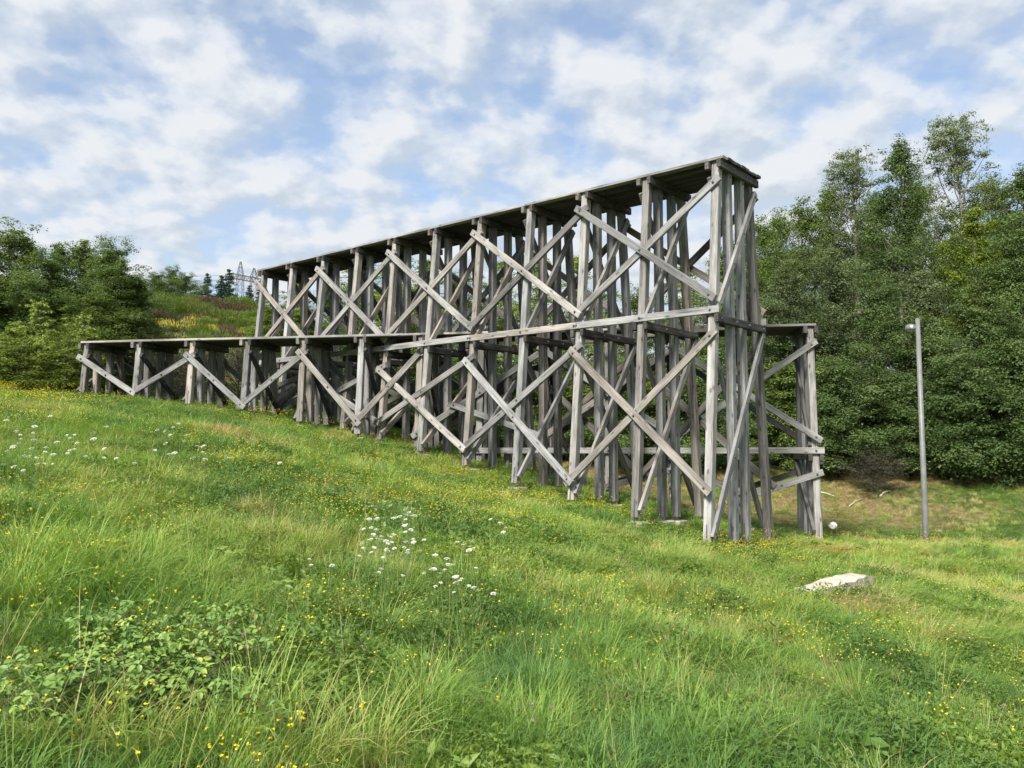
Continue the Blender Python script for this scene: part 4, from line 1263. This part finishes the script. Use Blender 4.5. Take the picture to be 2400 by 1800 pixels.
# yellow flowers in drifts
P = strip(np.concatenate([sample(3600, 1.8, 7.5, seed=15), sample(13000, 7.5, 15, seed=16), sample(26000, 15, 24.5, seed=17)]))
def yel(x, y):
    d = np.clip((fbm(x, y, .5, 100) - .42) * 3.2, .02, 1) * np.clip((fbm(x, y, 1.9, 104) - .35) * 3, .05, 1)
    front = np.exp(-((y - (21.5 - .35 * x)) / 3.5) ** 2)        # thick along the top of the slope, before the posts
    return np.clip(d * (.62 + .85 * front) * (1 - .75 * np.clip((x - 2.5) / 3, 0, 1)), 0, 1)
P = thin(P, 13, yel)
def under(x, y):
    """1 under either deck"""
    hs_, hn_ = (x - HP.x) * HT.x + (y - HP.y) * HT.y, (x - HP.x) * HN.x + (y - HP.y) * HN.y
    ls_, ln_ = -((x - LP0.x) * LT.x + (y - LP0.y) * LT.y), (x - LP0.x) * LN.x + (y - LP0.y) * LN.y
    return (((hs_ > -.3) & (hs_ < 17.2) & (hn_ > -.45)) | ((ls_ > -.5) & (ls_ < 20.9) & (ln_ > -.1))) * 1.0
P = thin(P, 19, lambda x, y: 1 - .9 * under(x, y))
pos, rng, n = lay(P, 14)
scatter('yellow_wildflowers', flows, pos, np.c_[rng.normal(0, .1, (n, 2)), rng.uniform(0, 6.28, n)], rng.uniform(.9, 1.35, n) * (1 + .12 * np.clip((pos[:, 1] - 8) / 5, 0, 3)), rng.integers(0, 4, n), rng.random(n), 'small yellow trefoil flowers scattered through the meadow', 'flowers')
P = thin(strip(sample(900, 2, 9, seed=20)), 4, lambda x, y: (fbm(x, y, .8, 110) > .72) * .35)
pos, rng, n = lay(P, 21)
scatter('pink_clover', clov, pos, np.c_[np.zeros((n, 2)), rng.uniform(0, 6.28, n)], rng.uniform(.9, 1.2, n), np.zeros(n), rng.random(n), 'few pink clover heads in the foreground grass', 'flowers')
# thin straw stalks standing above the grass
P = strip(np.concatenate([sample(420, 2, 7.5, seed=22), sample(900, 7.5, 20, seed=23)]))
pos, rng, n = lay(P, 24)
scatter('dry_stalks', stalks, pos, np.c_[rng.normal(0, .15, (n, 2)), rng.uniform(0, 6.28, n)], rng.uniform(.7, 1.15, n), rng.integers(0, 4, n), np.clip(rng.normal(.14, .08, n), .02, .5), 'thin straw-coloured stalks standing in the meadow', 'grass')

# big tussocks of long grass
tus = bank('tussock', [blade_tuft('tussock', 170 + k, 150, .16, .34, .66, .0034, 1.5, .6) for k in range(3)])
TS = [(520, 1785, .9, .42), (610, 1710, .95, .45), (700, 1795, .9, .3), (150, 1795, .9, .28), (300, 1790, .85, .25), (1080, 1400, .9, .62), (1330, 1500, .8, .75), (240, 1240, .9, .26), (1260, 1650, .8, .78), (1000, 1690, .9, .5), (860, 1790, .9, .3),
      (2000, 1650, .8, .5), (2160, 1570, .8, .35), (60, 1330, 1.0, .36), (180, 1360, 1.0, .38), (20, 1420, 1.0, .4), (260, 1400, .9, .4), (1180, 1420, .7, .7), (900, 1500, .8, .45), (1500, 1700, .7, .8), (1700, 1790, .7, .6), (640, 1330, .7, .3), (930, 1210, .6, .3), (1640, 1420, .7, .3)]
TP = np.array([tuple(ground_at(a, c, 0)) for a, c, _, _ in TS])
rng = np.random.default_rng(5)
scatter('tussock_grass', tus, TP, np.c_[rng.normal(0, .08, (len(TS), 2)), rng.uniform(0, 6.28, len(TS))], [x[2] for x in TS], rng.integers(0, 3, len(TS)), [x[3] for x in TS], 'tussocks of long arching grass in the foreground', 'grass')

# ------------------------------------------------------------------ wild carrot: each plant a thing
m_white, t, b = new_mat('white_floret'); b.inputs['Base Color'].default_value = (.76, .75, .67, 1)
m_seed, t, b = new_mat('green_seed_head'); b.inputs['Base Color'].default_value = (.42, .45, .22, 1)
m_stem, t, b = new_mat('green_stem'); b.inputs['Base Color'].default_value = (.12, .19, .05, 1)
def umbel(seed, R, cup):
    rng = np.random.default_rng(seed); mb = MB()
    m_ = 58
    for k in range(m_):
        q = math.sqrt((k + .5) / m_); a = k * 2.399
        x, y = math.cos(a) * q * R, math.sin(a) * q * R
        z = (.016 * (1 - q * q)) if not cup else (.035 * q ** 2 - .004 + (.012 if q < .5 else 0))
        if cup: x, y = x * (1 - .35 * max(0, q - .6) * 2), y * (1 - .35 * max(0, q - .6) * 2)
        s = R * .105 * rng.uniform(.7, 1.3)
        a0 = rng.uniform(0, 6.28); tl = rng.normal(0, .25, 2)
        vs_ = [(x + math.cos(a0 + j * 1.047) * s, y + math.sin(a0 + j * 1.047) * s, z + math.cos(a0 + j * 1.047) * s * tl[0] + math.sin(a0 + j * 1.047) * s * tl[1]) for j in range(6)]
        mb.add(vs_, [(0, 1, 2, 3), (0, 3, 4, 5)])
    for k in range(5):
        a = k * 1.2566
        mb.tube([(0, 0, -.02), (math.cos(a) * R * .6, math.sin(a) * R * .6, .004)], [.0008, .0008], 3, False)
    return mb
UM = [umbel(s, .034, False).mesh('flower_head', m_white) for s in (1, 2)] + [umbel(3, .030, True).mesh('flower_head', m_seed)]
def carrot(px, py, kind, label, group):
    h = random.uniform(.36, .50)
    p = ground_at(px, py, h + .03, 3, 26)
    lean = Vector((random.uniform(-.08, .08), random.uniform(-.08, .08), h))
    o = empty('wild_carrot', p, label, 'flower', group)
    mb = MB(); mb.tube([(0, 0, -.05), lean * .5 + Vector((.01, 0, 0)), lean], [.0030, .0025, .0018], 5)
    st = link('stem', mb.mesh('stem', m_stem), o)
    s = random.uniform(.55, .95) * min(1.25, max(.68, p.y / 8.5))
    M = Matrix.Translation(lean + Vector((0, 0, .02))) @ Matrix.Rotation(random.uniform(.0, .42), 4, 'X') @ Matrix.Rotation(random.uniform(-.35, .25), 4, 'Y') @ Matrix.Rotation(random.uniform(0, 6), 4, 'Z') @ Matrix.Scale(s, 4)
    link('flower_head', UM[2] if kind else UM[random.randrange(2)], o, M)
random.seed(77)
mw = [(600,515),(585,550),(640,575),(700,498),(770,423),(795,482),(885,390),(950,430),(1000,472),(885,480),(925,515),(775,620),(720,640),(610,665),(550,720),(760,700),(800,665),(800,752),(885,715),(975,675),(970,605),(1060,610),(720,885),(893,908),(195,805),(215,827),(870,620),(830,560),(745,575),(620,430),(1010,370),(1405,683),(1215,740),(1325,630),(1490,650),(1360,815),(1175,850),(1245,900),(1440,910),(1440,960),(1375,960),(1480,990),(1435,1020),(1600,1050),(1240,995),(1585,850),(1285,850),(1650,430),(1750,460),(1740,540)]
ms = [(610,320),(755,310),(790,285),(915,285),(720,345),(930,340),(860,352),(970,345),(670,430),(710,395),(820,415),(990,400),(1000,430),(545,570),(630,630),(680,470),(745,600),(925,545),(470,650),(1390,640),(1550,620),(1490,700),(1080,710),(1160,895),(1530,900),(1555,990),(1640,1030)]
lw = [(210,200),(265,258),(350,235),(165,348),(205,360),(115,372),(210,405),(285,410),(145,432),(30,468),(75,458),(70,493),(145,460),(110,525),(210,530),(235,472),(310,468),(375,498),(355,520),(295,543),(435,508),(485,488),(405,428),(590,432),(575,478),(530,398),(745,405),(720,358),(795,315),(22,588),(147,608),(222,593),(345,585),(235,635),(440,588),(630,528),(745,540),(705,475),(885,548),(975,583),(1165,340),(1245,345),(1283,318),(1340,290),(1275,375),(1340,378),(1395,418),(1235,438),(1420,457),(1490,458),(1175,487),(1250,508),(1300,515),(1495,503),(1510,553),(1445,545),(1690,543),(75,265),(270,312),(455,378),(570,375),(2075,585)]
for x, y in mw + [(a_ + random.uniform(-40, 40), b_ + random.uniform(-35, 35)) for a_, b_ in mw[::2]]: carrot(700 + x / 3.687, 1100 + y / 3.687, 0, 'white flat-topped wild carrot flower in the clump on the middle of the slope', 'white wild carrots in the middle clump')
for x, y in ms: carrot(700 + x / 3.687, 1100 + y / 3.687, 1, 'pale green curled wild carrot seed head in the clump mid-slope', 'wild carrot seed heads in the middle clump')
for x, y in lw: carrot(x / 3.16, 900 + y / 3.16, 0, 'white wild carrot flower scattered over the upper left of the meadow', 'white wild carrots at the upper left')

# ------------------------------------------------------------------ bramble in the left foreground: canes with three-part leaves
m_cane, t, b = new_mat('bramble_cane'); b.inputs['Base Color'].default_value = (.13, .065, .045, 1)
m_bleaf, t, b = new_mat('bramble_leaf')
oi = N_(t, 'ShaderNodeObjectInfo'); at = N_(t, 'ShaderNodeAttribute', attribute_name='lv')
c = ramp(t, oi.outputs['Random'], [(0, (.095, .185, .03)), (.45, (.14, .245, .04)), (.8, (.19, .29, .05)), (.95, (.23, .32, .06)), (.98, (.34, .38, .06)), (1, (.28, .32, .18))])
L_(t, mixc(t, 1.0, c, ramp(t, at.outputs['Fac'], [(0, .72), (1, 1.15)]), 'MULTIPLY'), b.inputs['Base Color'])
b.inputs['Roughness'].default_value = .5
def bleaf(seed):
    rng = np.random.default_rng(seed); mb = MB(); lv = []
    for a, s, off in ((0, 1.0, .018), (1.25, .85, .004), (-1.25, .85, .004)):
        L = .050 * s; W = .016 * s
        ca, sa = math.cos(a), math.sin(a)
        dr = rng.uniform(.1, .5)
        prof = [(0, 0), (.22, .75), (.5, 1.0), (.78, .62), (1, 0)]
        vs_ = []
        for f, w in prof:
            for sg in ((-1, 0, 1) if 0 < f < 1 else (0,)):
                x = off + f * L; y = sg * W * w; z = -dr * L * f * f + abs(sg) * W * w * .35
                vs_.append((x * ca - y * sa, x * sa + y * ca, z))
        f_t = [(0, 2, 1), (0, 3, 2), (10, 7, 8), (10, 8, 9)]
        f_q = [(1, 2, 5, 4), (2, 3, 6, 5), (4, 5, 8, 7), (5, 6, 9, 8)]
        mb.add(vs_, f_q, f_t)
        lv += [.4] + [1, .2, .9] * 3 + [.5]
    n0 = len(mb.v)
    mb.tube([(-.03, 0, -.012), (.004, 0, 0)], [.0012, .001], 3, False)
    lv += [.3] * (len(mb.v) - n0)
    return mb.mesh('leaf', m_bleaf, attr={'lv': lv})
BLV = [bleaf(s) for s in range(5)]
random.seed(31)
bram = empty('bramble', BRAM, 'sprawling bramble with reddish canes and three-part leaves in the left foreground', 'bramble')
starts = [((40, 1640), (300, 1560)), ((120, 1590), (420, 1490)), ((260, 1650), (480, 1540)), ((330, 1620), (560, 1470)), ((250, 1560), (200, 1430)), ((420, 1560), (640, 1500)), ((300, 1500), (520, 1450)), ((380, 1640), (600, 1580)), ((60, 1560), (240, 1600)),
          ((200, 1530), (400, 1590)), ((430, 1480), (600, 1440)), ((330, 1560), (460, 1610)), ((0, 1610), (140, 1660)), ((230, 1480), (330, 1440)), ((450, 1600), (650, 1680)), ((300, 1590), (420, 1540))]
nleaf_ = 0
for (a, c_) in starts:
    A, B = ground_at(*a, .16), ground_at(*c_, .24)
    A.z += .02; top = (A + B) / 2; top.z = max(A.z, B.z) + random.uniform(.14, .26)
    B.z = gz1(B.x, B.y) + random.uniform(.16, .28)
    pts_ = []
    for k in range(9):
        f = k / 8
        pts_.append(A * (1 - f) ** 2 + top * 2 * f * (1 - f) + B * f * f + Vector((random.uniform(-.015, .015), random.uniform(-.015, .015), 0)))
    mb = MB(); mb.tube([p - BRAM for p in pts_], [.0040 - .0003 * k for k in range(9)], 6)
    cane = link('cane', mb.mesh('cane', m_cane, smooth=True), bram)
    nlv = max(9, int((B - A).length / .032))
    nlv = min(nlv, 296 - nleaf_); nleaf_ += nlv
    for k in range(nlv):
        f = (k + random.random()) / nlv * 7.99; i = int(f)
        p = pts_[i].lerp(pts_[i + 1], f - i) - BRAM
        az = random.uniform(0, 6.28); q = Vector((math.cos(az), math.sin(az), 0)) * random.uniform(.03, .13)
        M = Matrix.Translation(p + q + Vector((0, 0, random.uniform(.0, .06)))) @ Matrix.Rotation(az + random.uniform(-.6, .6), 4, 'Z') @ Matrix.Rotation(random.uniform(-.35, .5), 4, 'Y') @ Matrix.Rotation(random.uniform(-.45, .45) - .1, 4, 'X') @ Matrix.Scale(random.uniform(.65, 1.05), 4)
        link('leaf', BLV[random.randrange(5)], cane, M)

# the many smaller leaves between, too many to pick apart
base_v = [np.array([v.co[:] for v in m.vertices]) for m in BLV]
VV, QQ, TT, LV_ = [], [], [], []
rng = np.random.default_rng(88); nv = 0
sp_ = [(a_, c_) for a_, c_ in starts]
for k in range(620):
    a_, c_ = sp_[rng.integers(len(sp_))]
    f = rng.random()
    g = ground_at(a_[0] + (c_[0] - a_[0]) * f + rng.normal(0, 26), a_[1] + (c_[1] - a_[1]) * f + rng.normal(0, 18), .2)
    m = BLV[k % 5]; v = base_v[k % 5] * rng.uniform(.6, 1.0)
    az, tx, ty = rng.uniform(0, 6.28), rng.normal(0, .35), rng.normal(.1, .3)
    R_ = np.array((Matrix.Rotation(az, 3, 'Z') @ Matrix.Rotation(ty, 3, 'Y') @ Matrix.Rotation(tx, 3, 'X')))
    VV.append(v @ R_.T + np.array([g.x - BRAM.x, g.y - BRAM.y, gz1(g.x, g.y) + rng.uniform(.10, .30) - BRAM.z]))
    for pl in m.polygons:
        ix = tuple(i + nv for i in pl.vertices)
        (QQ if len(ix) == 4 else TT).append(ix)
    LV_.append(np.full(len(v), rng.random())); nv += len(v)
m_bl2, t, b = new_mat('bramble_leaf_small')
at = N_(t, 'ShaderNodeAttribute', attribute_name='lv')
L_(t, ramp(t, at.outputs['Fac'], [(0, (.085, .17, .028)), (.5, (.145, .25, .04)), (.9, (.21, .31, .05)), (1, (.30, .36, .06))]), b.inputs['Base Color'])
b.inputs['Roughness'].default_value = .5
link('foliage', mesh_np('foliage', np.concatenate(VV), QQ, TT, [m_bl2], {'lv': np.concatenate(LV_)}), bram, kind='stuff')

# tall weeds against the feet of the low bridge
for px, py, h, lab in ((632, 975, .75, 'bushy weed growing against the fourth bay of the low bridge'), (735, 985, .6, 'thin weed growing before the fifth low bent'), (700, 985, .45, 'small weed at the foot of the low bridge')):
    p = ground_at(px, py, .1, 12, 26); p.y -= .35; p.z = gz1(p.x, p.y)
    o = empty('weed', p, lab, 'weed')
    rng = np.random.default_rng(int(px)); mb = MB(); cen = []
    for k in range(7 if h > .7 else 4):
        e = Vector((rng.normal(0, .16), rng.normal(0, .12), h * rng.uniform(.7, 1.1)))
        mb.tube([(0, 0, -.05), e * .5 + Vector((0, 0, .05)), e], [.006, .005, .003], 4, False)
        f = rng.uniform(.25, 1, 46)
        cen.append(np.c_[e.x * f, e.y * f, e.z * f] + rng.normal(0, .035, (46, 3)))
    cen = np.concatenate(cen)
    link('stem', mb.mesh('stem', m_stem), o)
    link('foliage', leaves_mesh('foliage', cen, rng.random(len(cen)), .022, LEAF['mid'], rng), o)
